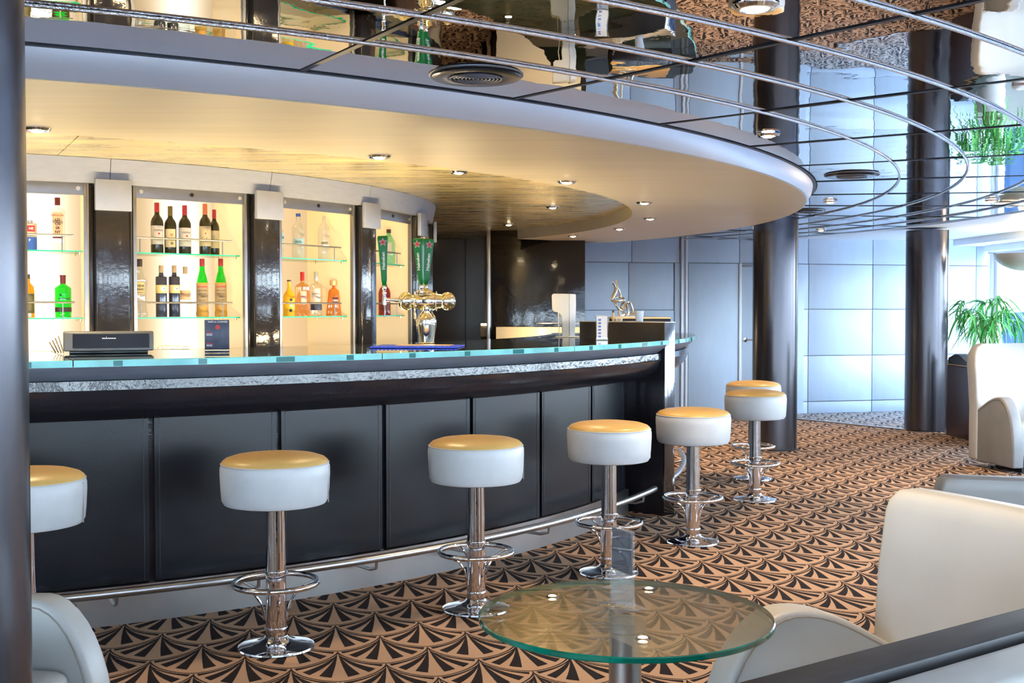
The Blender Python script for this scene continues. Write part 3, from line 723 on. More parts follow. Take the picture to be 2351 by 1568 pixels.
# ================================================================== STOOLS
def make_stool():
    t = thing('bar_stool', 's', 'bar stool')
    bm = B(); lathe(bm, [(0.150, 0.0), (0.153, 0.004), (0.151, 0.010), (0.140, 0.015), (0.10, 0.020), (0.07, 0.027), (0.05, 0.040), (0.044, 0.052)], 48, cap=False); link('base', bm, 'chrome', t)
    bm = B(); lathe(bm, [(0.0415, 0.045), (0.0415, 0.12), (0.040, 0.30), (0.0392, 0.31), (0.0378, 0.58)], 32, cap=False); link('pole', bm, 'chrome', t)
    bm = B(); torus(bm, 0.042, 0.005, 0.305, 32, 6); link('pole_collar', bm, 'chrome', t)
    bm = B(); torus(bm, 0.0425, 0.003, 0.082, 32, 6); link('pole_collar', bm, 'chrome', t)
    bm = B(); torus(bm, 0.165, 0.0115, 0.262, 56, 12); link('foot_ring', bm, 'chrome', t)
    for k in range(4):
        a = R(25 + 90 * k); c, s = math.cos(a), math.sin(a); bm = B()
        pts = [(0.160, 0.256), (0.125, 0.246), (0.085, 0.222), (0.060, 0.185), (0.049, 0.145), (0.045, 0.115)]
        tube(bm, [(c * r, s * r, z) for r, z in pts], 0.0052, 8); link('strut', bm, 'chrome', t)
    bm = B(); lathe(bm, [(0.0, 0.578), (0.10, 0.576), (0.175, 0.577), (0.200, 0.583), (0.209, 0.598), (0.213, 0.64), (0.216, 0.70), (0.2155, 0.728), (0.210, 0.742)], 64, cap=False)
    link('seat_side', bm, 'leather_st', t)
    bm = B(); torus(bm, 0.2115, 0.0028, 0.7425, 64, 6); link('piping', bm, 'leather_st', t)
    bm = B(); lathe(bm, [(0.2105, 0.742), (0.207, 0.752), (0.195, 0.762), (0.165, 0.772), (0.11, 0.779), (0.05, 0.782), (0.0, 0.7825)], 64, cap=False); sc = link('seat_cushion', bm, 'seattop_tan', t); sc['label'] = 'tan-toned seat top'  # top pad set to a tan tone, sides left pale
    bm = B(); box(bm, (0.2145, 0, 0.66), (0.003, 0.004, 0.145)); link('side_seam', bm, 'seam', t)
    return t
G = 'white bar stools round the bar'
st0 = make_stool()
stools = [(-1.756, 4.167, 'bar stool half hidden behind the foreground column at the left edge'),
          (-0.944, 4.625, 'nearest fully visible bar stool, second from the left'),
          (-0.162, 5.215, 'third bar stool from the left, behind the glass table’s left end'),
          (0.496, 5.93, 'fourth bar stool from the left, directly behind the clear menu holder'),
          (1.048, 6.715, 'bar stool just right of the upright end slab'),
          (1.718, 8.20, 'bar stool in front of the farthest one, by the dark column'),
          (1.912, 9.21, 'farthest bar stool, mostly hidden behind another stool by the column')]
for i, (x, y, l) in enumerate(stools):
    rz = [0.2, -1.62 + 1.55, 0.08, 0.1, 0.05, 1.9, 2.5][i]
    if i == 0: st0.location = (x, y, 0); st0['label'] = l; st0['group'] = G
    else: dup(st0, (x, y, 0), rz, l.replace('’', "'"), G)

# ================================================================== GLASS TABLE
TX, TY = 0.300, 3.062
t = thing('glass_table', 'round green-edged glass side table in the foreground', 'table', (TX, TY, 0))
bm = B(); lathe(bm, [(0.386, 0.534), (0.389, 0.537), (0.389, 0.547), (0.386, 0.550)], 96)
for f in bm.faces:
    zc = f.calc_center_median().z; f.material_index = 0 if len(f.verts) > 10 else 1
link('glass_top', bm, ['tabletop', 'tableedge'], t)
bm = B(); lathe(bm, [(0.0, 0.500), (0.055, 0.510), (0.055, 0.533), (0.0, 0.533)], 32); link('top_flange', bm, 'steel', t)
bm = B(); lathe(bm, [(0.043, 0.03), (0.043, 0.502)], 40, cap=False); link('pedestal', bm, 'steel', t)
bm = B(); lathe(bm, [(0.0, 0.0), (0.23, 0.0), (0.23, 0.012), (0.20, 0.02), (0.06, 0.03), (0.0, 0.03)], 64); link('base', bm, 'steel', t)
# acrylic menu holder on it
t = thing('menu_holder', 'clear acrylic menu holder standing on the glass table', 'menu holder', (0.298, 3.13, 0.5505), R(118))
bm = B(); box(bm, (0, 0, 0.002), (0.112, 0.085, 0.004), 0.001); link('foot', bm, 'acrylic', t)
for s in (-1, 1):
    bm = B(); box(bm, (0, s * 0.003, 0.108), (0.108, 0.0022, 0.208)); link('clear_panel', bm, 'acrylic', t, smooth=False)
bm = B(); box(bm, (0, 0, 0.152), (0.100, 0.0012, 0.114)); cd = link('menu_card', bm, 'navy', t, smooth=False)
bm = B(); box(bm, (-0.012, -0.001, 0.172), (0.045, 0.0012, 0.035)); box(bm, (0.03, -0.001, 0.13), (0.03, 0.0012, 0.02)); link('print_block', bm, 'whiteprint', cd, smooth=False)
bm = B(); box(bm, (0.03, -0.0014, 0.168), (0.02, 0.0012, 0.018)); link('red_block', bm, 'red', cd, smooth=False)

# ================================================================== ARMCHAIRS
def arm_outline(L, h, hb, lean=0.0):
    """side outline of a swept arm: front at u = L, junction with back at u = 0"""
    pts = [(-0.02, 0.05), (-0.02, hb - 0.02)]
    pk = 0.60 * L
    for i in range(1, 9):
        f = i / 8; pts.append((pk * f, hb + (h - hb) * math.sin(f * PI / 2) ** 1.15))
    for i in range(1, 11):
        f = i / 10; a = f * PI / 2
        pts.append((pk + (L - pk) * math.sin(a), h - (h - 0.18) * (1 - math.cos(a)) ** 1.0))
    pts.append((L * 1.0, 0.05)); return pts
def armchair(lab, loc, rz, w=0.74, depth=0.50, ah=0.53, hb=0.41, bh=0.82, lean=0.07, backr=0.06, side='leather', backmat='leather', group=None, arms=(1, -1), splay=(0, 0), dz=0.0):
    """faces +x; back inner face at x=0"""
    t = thing('armchair', lab, 'armchair', loc, rz, group)
    for s in arms:
        ob = arm_outline(depth, ah, hb); th = 0.10
        bm = B(); prism(bm, ob, th, 'y', 0.0); bevel_all(bm, 0.016, 3, 60)
        sp = R(splay[0] if s > 0 else splay[1])
        for v in bm.verts:
            y = (v.co.y if s > 0 else -v.co.y); x = v.co.x
            v.co.x = x * math.cos(sp) - y * math.sin(sp); v.co.y = x * math.sin(sp) + y * math.cos(sp) + s * (w / 2 - th)
        a = link('arm', bm, side, t)
        for yy in (0.0, th):
            bm = B(); pp = []
            for (u, z) in ob[1:-1]:
                # pull the piping a little inside the outline
                du, dz_ = (pk := 0.55 * depth) - u, 0.2 - z; L_ = math.hypot(du, dz_); u2, z2 = u + du / L_ * 0.018, z + dz_ / L_ * 0.018
                y = (yy + (0.0015 if yy > 0 else -0.0015)) * (1 if s > 0 else -1)
                pp.append((u2 * math.cos(sp) - y * math.sin(sp), u2 * math.sin(sp) + y * math.cos(sp) + s * (w / 2 - th), z2))
            tube(bm, pp, 0.0022, 5); link('piping', bm, 'seam', a)
    # back: tall leaning slab with rounded top and shoulders
    bm = B(); n = 12; T = 0.12; rows = []
    zs = [0.06, 0.2, hb, (hb + bh) / 2, bh - backr, bh - backr * 0.5, bh - backr * 0.15, bh]
    hw = w / 2 + 0.01
    def off(z): return -lean * max(0, (z - hb)) / max(0.01, bh - hb)
    grid_f, grid_b = [], []
    for z in zs:
        k = max(0, (z - (bh - backr)) / backr); sh = (1 - math.sqrt(max(0, 1 - k * k)))
        wd = hw - sh * backr * 0.6; tk = T * (1 - 0.55 * sh)
        f_, b_ = [], []
        for i in range(n + 1):
            u = -1 + 2 * i / n; y = wd * u; wrap = 0.035 * u * u * (1 if z > hb else 0.4)
            f_.append(bm.verts.new((off(z) + wrap - (T - tk) / 2 * 1.0, y, z))); b_.append(bm.verts.new((off(z) + wrap * 0.6 - T + (T - tk) / 2, y, z)))
        grid_f.append(f_); grid_b.append(b_)
    for g, flip in ((grid_f, 0), (grid_b, 1)):
        for a, b in zip(g, g[1:]):
            for i in range(n): bm.faces.new((a[i], a[i + 1], b[i + 1], b[i]) if not flip else (a[i + 1], a[i], b[i], b[i + 1]))
    for r_ in range(len(zs) - 1):
        for i in (0, n): bm.faces.new((grid_f[r_][i], grid_b[r_][i], grid_b[r_ + 1][i], grid_f[r_ + 1][i]))
    for r_ in (0, -1):
        for i in range(n): bm.faces.new((grid_f[r_][i], grid_f[r_][i + 1], grid_b[r_][i + 1], grid_b[r_][i]))
    bevel_all(bm, 0.018, 3, 55)
    link('backrest', bm, backmat, t)
    bm = B(); box(bm, (depth * 0.45, 0, 0.26), (depth * 0.86, w - 0.22, 0.26), 0.04, None, 3); link('seat', bm, 'leather', t)
    bm = B(); box(bm, (depth * 0.45, 0, 0.03), (depth * 0.7, w - 0.3, 0.06)); link('plinth_base', bm, 'joint', t, smooth=False)
    return t
# big one at right foreground, facing left towards the table
armchair('large white leather armchair at the right of the glass table', (0, 0, 0), 0, depth=0.62, bh=0.835, hb=0.40, ah=0.545)
near = [o for o in COL.objects if o.name.startswith('armchair')][0]
th_ = R(180 + 24)
def place_back_left(o, cx_, cy_, w, rz):
    # world point of the back's inner left-far corner (local (0, -w/2)) goes to cx_, cy_
    v = Matrix.Rotation(rz, 3, 'Z') @ Vector((0, -w / 2, 0)); o.location = (cx_ - v.x, cy_ - v.y, 0); o.rotation_euler = (0, 0, rz)
place_back_left(near, 1.055, 3.36, 0.76, th_)
ac2 = armchair('white leather armchair with rounded grey arms beside the dark partition', (4.33, 9.99, 0), R(-78), w=0.74, depth=0.50, ah=0.62, hb=0.50, bh=1.05, lean=0.08, backr=0.18, side='greyleather')
ac3 = armchair('low-backed leather armchair seen from behind, above the large white one', (2.06, 4.30, 0), R(82), w=0.94, depth=0.55, ah=0.60, hb=0.5, bh=0.742, lean=0.05, backr=0.05, side='greyleather', backmat='greyleather')
ac4 = armchair('white leather armchair beside the potted palm by the window', (5.72, 13.5, 0), R(250), w=0.60, depth=0.45, ah=0.60, hb=0.5, bh=0.93, lean=0.08, backr=0.14)
ac5 = armchair('white leather armchair half hidden behind the foreground column', (-1.648, 3.00, 0), R(-12), w=0.62, depth=0.50, ah=0.565, hb=0.47, bh=0.78)

# side table edge by the window chair
t = thing('side_table', 'reddish-brown edged small table between the window armchairs', 'table', (5.30, 11.75, 0))
bm = B(); lathe(bm, [(0, .78), (0.26, .78), (0.27, .79), (0.27, .805), (0.26, .81), (0, .81)], 32); link('tabletop', bm, 'mahog', t)
bm = B(); lathe(bm, [(0.2, 0), (0.2, .02), (0.03, .04), (0.03, .78)], 24); link('pedestal', bm, 'steel', t)

# ================================================================== FOREGROUND DIVIDER AND BANQUETTE
A2 = Vector((0.355, 1.74, 0)); Dv = Vector((0.594, 0.417, 0)).normalized(); Dn = Vector((Dv.y, -Dv.x, 0))
rzD = math.atan2(Dv.y, Dv.x)
t = thing('low_divider', 'low divider with a black ledge in the bottom right corner', 'divider', A2 - Dv * 0.4, rzD)
bm = B(); box(bm, (0.9, -0.045, 0.775), (2.4, 0.092, 0.05), 0.006); link('black_ledge', bm, 'blackledge', t)
bm = B(); box(bm, (0.9, -0.045, 0.375), (2.36, 0.07, 0.75)); link('divider_body', bm, 'partition', t, smooth=False)
t = thing('banquette', 'grey padded banquette back under the black ledge, bottom right corner', 'bench', A2 - Dv * 0.4, rzD)
bm = B(); box(bm, (0.9, -0.175, 0.60), (2.4, 0.165, 0.395), 0.045, None, 5); link('backrest', bm, 'leather', t)
bm = B(); box(bm, (0.9, -0.42, 0.36), (2.4, 0.50, 0.16), 0.05, None, 4); link('seat', bm, 'greyleather', t)
bm = B(); box(bm, (0.9, -0.40, 0.14), (2.36, 0.44, 0.28)); link('plinth_base', bm, 'joint', t, smooth=False)

# ================================================================== PARTITION, PLANT, LAMP AT RIGHT
pA = Vector((pxD(2178, 12.45), 12.45, 0)); pB = Vector((pxD(2262, 11.55), 11.55, 0)); dd = pB - pA; dl = dd.length + 0.35
t = thing('wavy_partition', 'dark low partition with a wavy top beside the second column', 'partition', pA, math.atan2(dd.y, dd.x))
pts = [(0, 0.0)]
for i in range(0, 21):
    f = i / 20; pts.append((dl * f, 0.79 + 0.075 * math.exp(-((f - 0.18) / 0.16) ** 2) + 0.012 * math.cos(f * 6)))
pts.append((dl, 0.0))
bm = B(); prism(bm, [(u, z) for u, z in pts if True], 0.10, 'y', 0.0)
link('upper_board', bm, 'joint', t, smooth=False)
bm = B(); box(bm, (dl / 2, -0.008, 0.372), (dl - 0.02, 0.016, 0.744), 0.004); link('front_board', bm, 'partition', t)
bm = B(); box(bm, (dl / 2, -0.012, 0.757), (dl, 0.024, 0.010), 0.002); link('gold_strip', bm, 'capgold', t)
bm = B(); box(bm, (-0.06, 0.05, 0.40), (0.05, 0.08, 0.80), 0.004); link('end_post', bm, 'steel', t)

PX, PY = pxD(2268, 12.95), 12.95
t = thing('potted_palm', 'leafy green palm in a white pot near the far right window', 'plant', (PX, PY, 0))
bm = B(); lathe(bm, [(0.0, 0.0), (0.105, 0.0), (0.115, 0.02), (0.165, 0.915), (0.168, 0.93), (0.155, 0.93), (0.152, 0.90), (0.0, 0.90)], 36); link('pot', bm, 'potwhite', t)
bm = B(); lathe(bm, [(0, 0.900), (0.15, 0.902), (0, 0.91)], 20, cap=False); link('soil', bm, 'soil', t)
rnd = random.Random(3)
stems = []
for k in range(17):
    a = rnd.uniform(0, 2 * PI); sp = rnd.uniform(0.03, 0.34); h = rnd.uniform(0.26, 0.58) - sp * 0.15
    b0 = Vector((math.cos(a) * 0.04, math.sin(a) * 0.04, 0.90)); tip = Vector((math.cos(a) * sp, math.sin(a) * sp, 0.90 + h))
    pts = [b0.lerp(tip, f) + Vector((0, 0, 0.05 * math.sin(f * PI))) for f in (0, .25, .5, .75, 1)]
    bm = B(); tube(bm, pts, [0.007, .006, .005, .004, .003], 6); link('stem', bm, 'stem', t); stems.append((tip, a, sp))
def leafmesh(L, w, droop):
    bm = B(); n = 7; prev = None
    for i in range(n + 1):
        f = i / n; x = L * f * (1 - 0.28 * droop * f); z = 0.10 * L * math.sin(f * PI * .8) - droop * L * f * f * 0.9; hw = w * (math.sin(PI * min(1, f * 0.93 + 0.07)) ** 0.7)
        row = [bm.verts.new((x, -hw, z + hw * .3)), bm.verts.new((x, 0, z)), bm.verts.new((x, hw, z + hw * .3))]
        if prev:
            for q in (0, 1): bm.faces.new((prev[q], prev[q + 1], row[q + 1], row[q]))
        prev = row
    me = bpy.data.meshes.new('leaf'); smooth_by(bm); bm.to_mesh(me); bm.free(); return me
LM = []
for L, w, dr in ((0.36, 0.014, 0.9), (0.30, 0.013, 1.3), (0.40, 0.015, 1.1), (0.24, 0.013, 0.5), (0.35, 0.014, 1.6)):
    for mm in ('leaf', 'leaf2'):
        me = leafmesh(L, w, dr); me.materials.append(M[mm]); LM.append(me)
for tip, a, sp in stems:
    for q in range(13):
        o = bpy.data.objects.new('leaf', rnd.choice(LM)); COL.objects.link(o); o.parent = t
        o.location = tip - Vector((0, 0, rnd.uniform(0, 0.05)))
        o.rotation_euler = (rnd.uniform(-.4, .4), rnd.uniform(-0.75, 0.35), a + rnd.uniform(-1.9, 1.9)); s = rnd.uniform(0.65, 1.0); o.scale = (s, s, s)

t = thing('bowl_uplighter', 'glowing bowl uplighter hanging by the window at the right edge', 'lamp', (pxD(2358, 12.6), 12.6, 0))
zb = 1.36 + (706.2 - 623) / 2672.9 * 12.6
bm = B(); lathe(bm, [(0.0, zb)] + [(0.34 * math.sin(R(u)), zb + 0.19 * (1 - math.cos(R(u)))) for u in (15, 30, 45, 60, 75, 90)] + [(0.33, zb + 0.19)] + [(0.32 * math.sin(R(u)), zb + 0.01 + 0.18 * (1 - math.cos(R(u)))) for u in (80, 60, 40, 20)] + [(0, zb + 0.01)], 40, cap=False); link('bowl', bm, 'bowl', t)
bm = B(); lathe(bm, [(0, zb + 0.06), (0.12, zb + 0.07), (0.14, zb + 0.11), (0.10, zb + 0.14), (0, zb + 0.15)], 24); link('bulb', bm, 'lampglow', t)
bm = B(); tube(bm, [(0, 0, zb + 0.14), (0, 0, 2.072)], 0.012, 8); link('stem', bm, 'steel', t)
l = bpy.data.lights.new('uplighter_light', 'POINT'); l.energy = 22; l.color = (1, .76, .46); l.shadow_soft_size = 0.10
lo = bpy.data.objects.new('uplighter_light', l); lo.location = (t.location.x, t.location.y, zb + 0.22); COL.objects.link(lo)

# ================================================================== DOWNLIGHTS AND VENTS
def downlight(x, y, z, lab, group, r=0.058, energy=26, lamp=True, proud=0.014):
    t = thing('downlight', lab, 'ceiling light', (x, y, z), 0, group)
    bm = B(); lathe(bm, [(r * 0.62, -0.004), (r * 0.66, -proud), (r * 0.86, -proud), (r, -0.004), (r, 0.0), (r * 0.62, 0.0)], 28, cap=False); link('bezel', bm, 'chrome', t)
    bm = B(); lathe(bm, [(r * 0.62, -0.004), (r * 0.5, -0.013), (r * 0.3, -0.019), (0, -0.021)], 20, cap=False); link('bulb', bm, 'bulb', t)
    if lamp:
        l = bpy.data.lights.new('downlight_spot', 'SPOT'); l.energy = energy; l.color = (1, .72, .42); l.spot_size = R(105); l.spot_blend = 0.7; l.shadow_soft_size = 0.05
        lo = bpy.data.objects.new('downlight_spot', l); lo.parent = t; lo.location = (0, 0, -0.03); COL.objects.link(lo)
    return t
GS = 'downlights in the soffit over the bar'
for a, l in ((-65.1, 'soffit downlight beside the foreground column, above the leftmost cabinet'), (-48.2, 'soffit downlight above the post right of the wine bottles'), (-32.1, 'soffit downlight above the beer tower’s right arm'),
             (-16.2, 'soffit downlight nearest the right tip of the soffit'), (-0.5, 'soffit downlight just below the one nearest the right tip'), (13, 'small soffit downlight above the white cup on the slab'), (25.3, 'small far soffit downlight above the menu sleeve')):
    q = P(5.40, a); downlight(q.x, q.y, ZS - 0.004, l.replace('’', "'"), GS, energy=50)
GR = 'downlights in the raised ceiling over the bar'
for px, py, l in ((1053, 393, 'downlight in the raised gold ceiling, half cut off by the soffit edge'), (1269, 474, 'downlight in the raised gold ceiling above the black lacquer wall'), (1168, 514, 'downlight in the raised gold ceiling near the metal corner strip'), (1056, 545, 'small far downlight over the dark recess')):
    D = (2.217 - 1.36) * 2672.9 / (706.2 - py) if False else None
    u = (px - 1175.5) / 2672.9; v = -(py - 784) / 2672.9
    dy = math.cos(PITCH) + v * math.sin(PITCH); dz = -math.sin(PITCH) + v * math.cos(PITCH); tt = (2.217 - 1.36) / dz
    x, y = tt * u, tt * dy
    rr = math.hypot(x - CX, y - CY)
    if rr > 5.12:
        ang = math.atan2(y - CY, x - CX); x, y = CX + 5.12 * math.cos(ang), CY + 5.12 * math.sin(ang)
    downlight(x, min(y, 14.4), 2.217, l, GR, energy=22)
GM = 'downlights in the mirrored ceiling'
for r, a, l, rr in ((8.14, -52.7, 'large chrome downlight at the top edge of the mirrored ceiling', 0.066), (6.834, -36.4, 'downlight in the mirrored ceiling beside the soffit, left of the first column', 0.058),
                    (6.80, -3.95, 'downlight in the mirrored ceiling right of the soffit tip', 0.058), (8.05, -4.1, 'downlight in the mirrored ceiling right of the second column', 0.058),
                    (8.10, -28.5, 'copper glowing downlight at the top right corner', 0.06), (6.9, 20.0, 'far downlight between the two columns', 0.058), (8.15, 21, 'far downlight at the second column', 0.058)):
    q = P(r, a); downlight(q.x, q.y, ZM - 0.002, l, GM, rr, energy=90)
GV = 'round ceiling vents'
def vent(r, a, lab):
    q = P(r, a); t = thing('ceiling_vent', lab, 'vent', (q.x, q.y, ZM), 0, GV); k = 0.167
    bm = B(); lathe(bm, [(k * 0.98, 0.0), (k, -0.008), (k * 0.99, -0.012), (k * 0.9, -0.016), (k * 0.62, -0.012), (k * 0.60, -0.006)], 48, cap=False); link('outer_ring', bm, 'ventblk', t)
    bm = B(); lathe(bm, [(k * 1.03, 0.002), (k * 1.04, -0.004), (k * 0.97, -0.005)], 48, cap=False); link('rim', bm, 'steel2', t)
    bm = B(); lathe(bm, [(0, -0.010), (k * 0.60, -0.012)], 40, cap=False); link('grille_plate', bm, 'ventblk', t)
    for i in range(7):
        bm = B(); torus(bm, k * (0.06 + 0.083 * i), 0.0032, -0.015, 36, 5); link('grille_ring', bm, 'grille', t)
vent(6.86, -53.1, 'round black ceiling vent above the middle of the bar soffit')
vent(6.82, -19.6, 'round ceiling vent just right of the soffit tip')
vent(6.85, 4.1, 'far round ceiling vent behind the soffit tip beside the first column')

# ================================================================== BOTTLES
def face_cam(x, y): return math.atan2(-y, -x) + PI / 2
def bay_point(bay, px, depth):
    o = BAYS[bay]; a = o.rotation_euler[2]; ex = Vector((math.cos(a), math.sin(a), 0)); ey = Vector((-math.sin(a), math.cos(a), 0))
    O = Vector(o.location) + ey * depth; k = (px - 1175.5) / 2672.9
    s = (k * O.y - O.x) / (ex.x - k * ex.y); return O + ex * s
SZ = {'top': 1.690, 'low': 1.302}
def bottle(bay, shelf, px, hpx, wpx, lab, prof, glassm, caps, labels, depth=0.16, sq=0.0, group=None, sy=1.0, extra=None, turn=0.0, name='bottle'):
    """prof: list of (r fraction of half width, z fraction of height); caps: (z0,z1,r,mat); labels (z0,z1,halfangle,mat)"""
    p = bay_point(bay, px, depth); s = p.y / 2672.9; H = hpx * s; Rr = wpx * s / 2; z = SZ[shelf]
    t = thing(name, lab, 'bottle' if name == 'bottle' else 'tin', (p.x, p.y, z + 0.0005), face_cam(p.x, p.y) + turn, group)
    bm = B(); lathe(bm, [(0.0, 0.0)] + [(a * Rr, b * H) for a, b in prof], 28, cap=True, sq=sq, sy=sy); link('bottle_body' if name == 'bottle' else 'tin_body', bm, glassm, t)
    for z0, z1, r0, mm in caps:
        bm = B(); lathe(bm, [(0, z0 * H), (r0 * Rr, z0 * H), (r0 * Rr, (z1 - 0.005) * H), (r0 * Rr * 0.93, z1 * H), (0, z1 * H)], 18); link('cap', bm, mm, t)
    for z0, z1, ha, mm in labels:
        bm = B(); rl = Rr * (prof[1][0] if len(prof) > 1 else 1) * sy
        flat = sq > 0
        label(bm, rl, z0 * H, z1 * H, (ha * Rr if flat else ha), flat=flat); lb = link('label', bm, mm, t)
    if extra: extra(t, H, Rr)
    return t
WINE = [(0.97, 0.0), (1.0, 0.015), (1.0, 0.58), (0.96, 0.64), (0.78, 0.70), (0.50, 0.745), (0.38, 0.79), (0.36, 0.99), (0.34, 1.0)]
WTH = [(1.0, 0.0), (1.0, 0.02), (1.0, 0.68), (0.9, 0.72), (0.42, 0.78), (0.36, 0.82), (0.36, 0.985), (0, 1.0)]
GW = 'wine bottles on the upper shelf'
def txt(body, size, mat, z, turn=0.0, R_=None, bold=0.0):
    def f(t, H, Rr):
        text_mesh('lettering', body, size * Rr, mat, t, (0, 0, z * H), turn, bend=Rr * 1.03, bold=bold * Rr)
    return f
def txtflat(body, size, mat, z, off=1.02, bold=0.0):
    def f(t, H, Rr): text_mesh('lettering', body, size * Rr, mat, t, (0, -Rr * off - 0.001, z * H), 0, bold=bold * Rr)
    return f
def disc(z, r, mat, x=0.0, mul=1.03):
    def f(t, H, Rr):
        bm = B(); n = 16; vs = []
        for i in range(n):
            a = 2 * PI * i / n; xx = x * Rr + r * Rr * math.cos(a); zz = z * H + r * Rr * math.sin(a); th = xx / (Rr * mul)
            vs.append(bm.verts.new((math.sin(th) * Rr * mul, -math.cos(th) * Rr * mul, zz)))
        bm.faces.new(vs); link('emblem', bm, mat, t, smooth=False)
    return f
def both(*fs):
    def f(t, H, Rr):
        for g in fs: g(t, H, Rr)
    return f
bottle(2, 'top', 362.5, 116, 28, 'red-capped wine bottle with white label, leftmost whole one on the upper shelf', WINE, 'wine', [(0.815, 1.003, 0.40, 'capred')], [(0.18, 0.55, 1.25, 'label_w')], extra=both(txt('CREPAX', 0.42, 'ink', 0.455, 0.25), disc(0.39, 0.16, 'red', 0.32)), group=GW)
bottle(2, 'top', 393, 109, 27, 'wine bottle with olive cap and cream label showing a pink bird', WINE, 'wine', [(0.80, 1.003, 0.40, 'capolive')], [(0.14, 0.52, 0.95, 'label_c')], extra=both(disc(0.40, 0.24, 'caporange', 0.22), disc(0.33, 0.07, 'red', 0.38), disc(0.22, 0.22, 'capolive', 0.25)), group=GW)
bottle(2, 'top', 426, 112, 28, 'red-capped wine bottle with white label, standing alone mid shelf', WINE, 'wine', [(0.80, 1.003, 0.40, 'capred')], [(0.16, 0.54, 1.25, 'label_w')], extra=both(txt('CREPAX', 0.42, 'ink', 0.44, 0.25), disc(0.37, 0.16, 'red', 0.35)), group=GW)
bottle(2, 'top', 472.5, 117, 27, 'wine bottle with orange-red cap and a patterned cream label', WINE, 'wine', [(0.79, 1.003, 0.40, 'caporange')], [(0.17, 0.56, 1.3, 'label_c')], extra=both(disc(0.42, 0.12, 'red', 0.1), disc(0.49, 0.05, 'ink', -0.3), disc(0.47, 0.05, 'ink', 0.4), disc(0.34, 0.07, 'capolive', -0.4), disc(0.33, 0.08, 'ink', 0.25)), group=GW)
bottle(2, 'top', 493.5, 105, 23, 'shorter red-capped wine bottle with cream label, rightmost on the shelf', WINE, 'wine', [(0.80, 1.003, 0.40, 'capred')], [(0.16, 0.54, 1.3, 'label_c')], extra=txt('MILA', 0.6, 'ink', 0.34, 0.1), depth=0.19, group=GW)
bottle(2, 'top', 294, 113, 27, 'dark wine bottle half hidden behind the black post', WINE, 'wine', [(0.80, 1.003, 0.40, 'capolive')], [(0.14, 0.54, 1.3, 'label_c')], group=GW, depth=0.10)
bottle(2, 'low', 321.5, 133, 35, 'clear raki bottle with black cap on the lower shelf', [(0.94, 0), (1.0, .02), (1.0, .08), (0.88, .14), (0.86, .40), (0.98, .58), (0.98, .64), (0.60, .70), (0.40, .84), (0.33, .88), (0.33, .98)], 'clear', [(0.87, 1.0, 0.37, 'capdark')], [(0.40, 0.60, 0.62, 'label_g')],
       extra=both(txt('YENI', 0.42, 'ink', 0.535, 0.1, bold=0.01), txt('RAKI', 0.42, 'ink', 0.475, 0.1, bold=0.01), txt('Istanbul', 0.26, 'ink', 0.425, 0.1)))
SQ = [(0.98, 0.0), (1.0, 0.01), (1.0, 0.765), (0.95, 0.78), (0.45, 0.80), (0.40, 0.85), (0.36, 0.86), (0.36, 0.90)]
GB = 'twin dark bottles with round labels'
for px, l in ((371, 'left one of the twin dark cylindrical bottles with round white labels'), (401, 'right one of the twin dark cylindrical bottles with round white labels')):
    bottle(2, 'low', px, 118, 25, l, SQ, 'blackbottle', [(0.86, 1.0, 0.42, 'capbrown')], [(0.46, 0.62, 1.35, 'label_g')], extra=both(disc(0.545, 0.50, 'capsilver', 0.42, 1.05), disc(0.545, 0.42, 'whiteprint', 0.42, 1.07), disc(0.545, 0.10, 'ink', 0.5, 1.09)), group=GB)
bottle(2, 'low', 426, 115, 26, 'nearly invisible clear bottle with a floating peach label, beside the twin dark bottles', [(0.98, 0.0), (1.0, 0.01), (1.0, 0.66), (0.4, 0.80), (0.38, 0.9), (0.38, 0.99)], 'clear', [(0.86, 1.0, 0.40, 'capbrown')], [(0.34, 0.53, 1.0, 'label_p')], extra=txt('MOLINARI', 0.42, 'ink', 0.455, 0.15))
LX = [(0.93, 0.0), (1.0, 0.02), (1.0, 0.07), (0.92, 0.10), (0.95, 0.55), (0.90, 0.60), (0.80, 0.66), (0.48, 0.78), (0.40, 0.88), (0.38, 0.98)]
GL = 'straw-wrapped liqueur bottles'
for px, l, h in ((465, 'left one of the two green-necked straw-wrapped liqueur bottles', 133), (507.5, 'right one of the two green-necked straw-wrapped liqueur bottles', 133)):
    def ex(t, H, Rr):
        bm = B(); lathe(bm, [(0, 0), (0.97 * Rr, 0), (1.05 * Rr, 0.02 * H), (1.05 * Rr, 0.075 * H), (0.97 * Rr, 0.105 * H), (0.99 * Rr, 0.57 * H), (0.97 * Rr, 0.585 * H), (0.0, 0.585 * H)], 28); link('straw_wrap', bm, 'straw', t)
        bm = B(); label(bm, Rr * 1.0, 0.17 * H, 0.55 * H, 1.2); lb = link('label', bm, 'label_t', t)
        text_mesh('lettering', 'LUXARDO', 0.42 * Rr, 'red', t, (0, 0, 0.515 * H), 0.05, bend=Rr * 1.04, bold=0.012 * Rr)
        for q, s_ in enumerate(('MARASCHINO', 'ORIGINALE', 'ZARA', 'LIQUORE')): text_mesh('lettering', s_, 0.26 * Rr, 'ink', t, (0, 0, (0.45 - 0.055 * q) * H), 0.05, bend=Rr * 1.04)
    bottle(2, 'low', px, h, 27, l, LX, 'greenglass', [(0.87, 1.0, 0.42, 'capred')], [], extra=ex, group=GL)
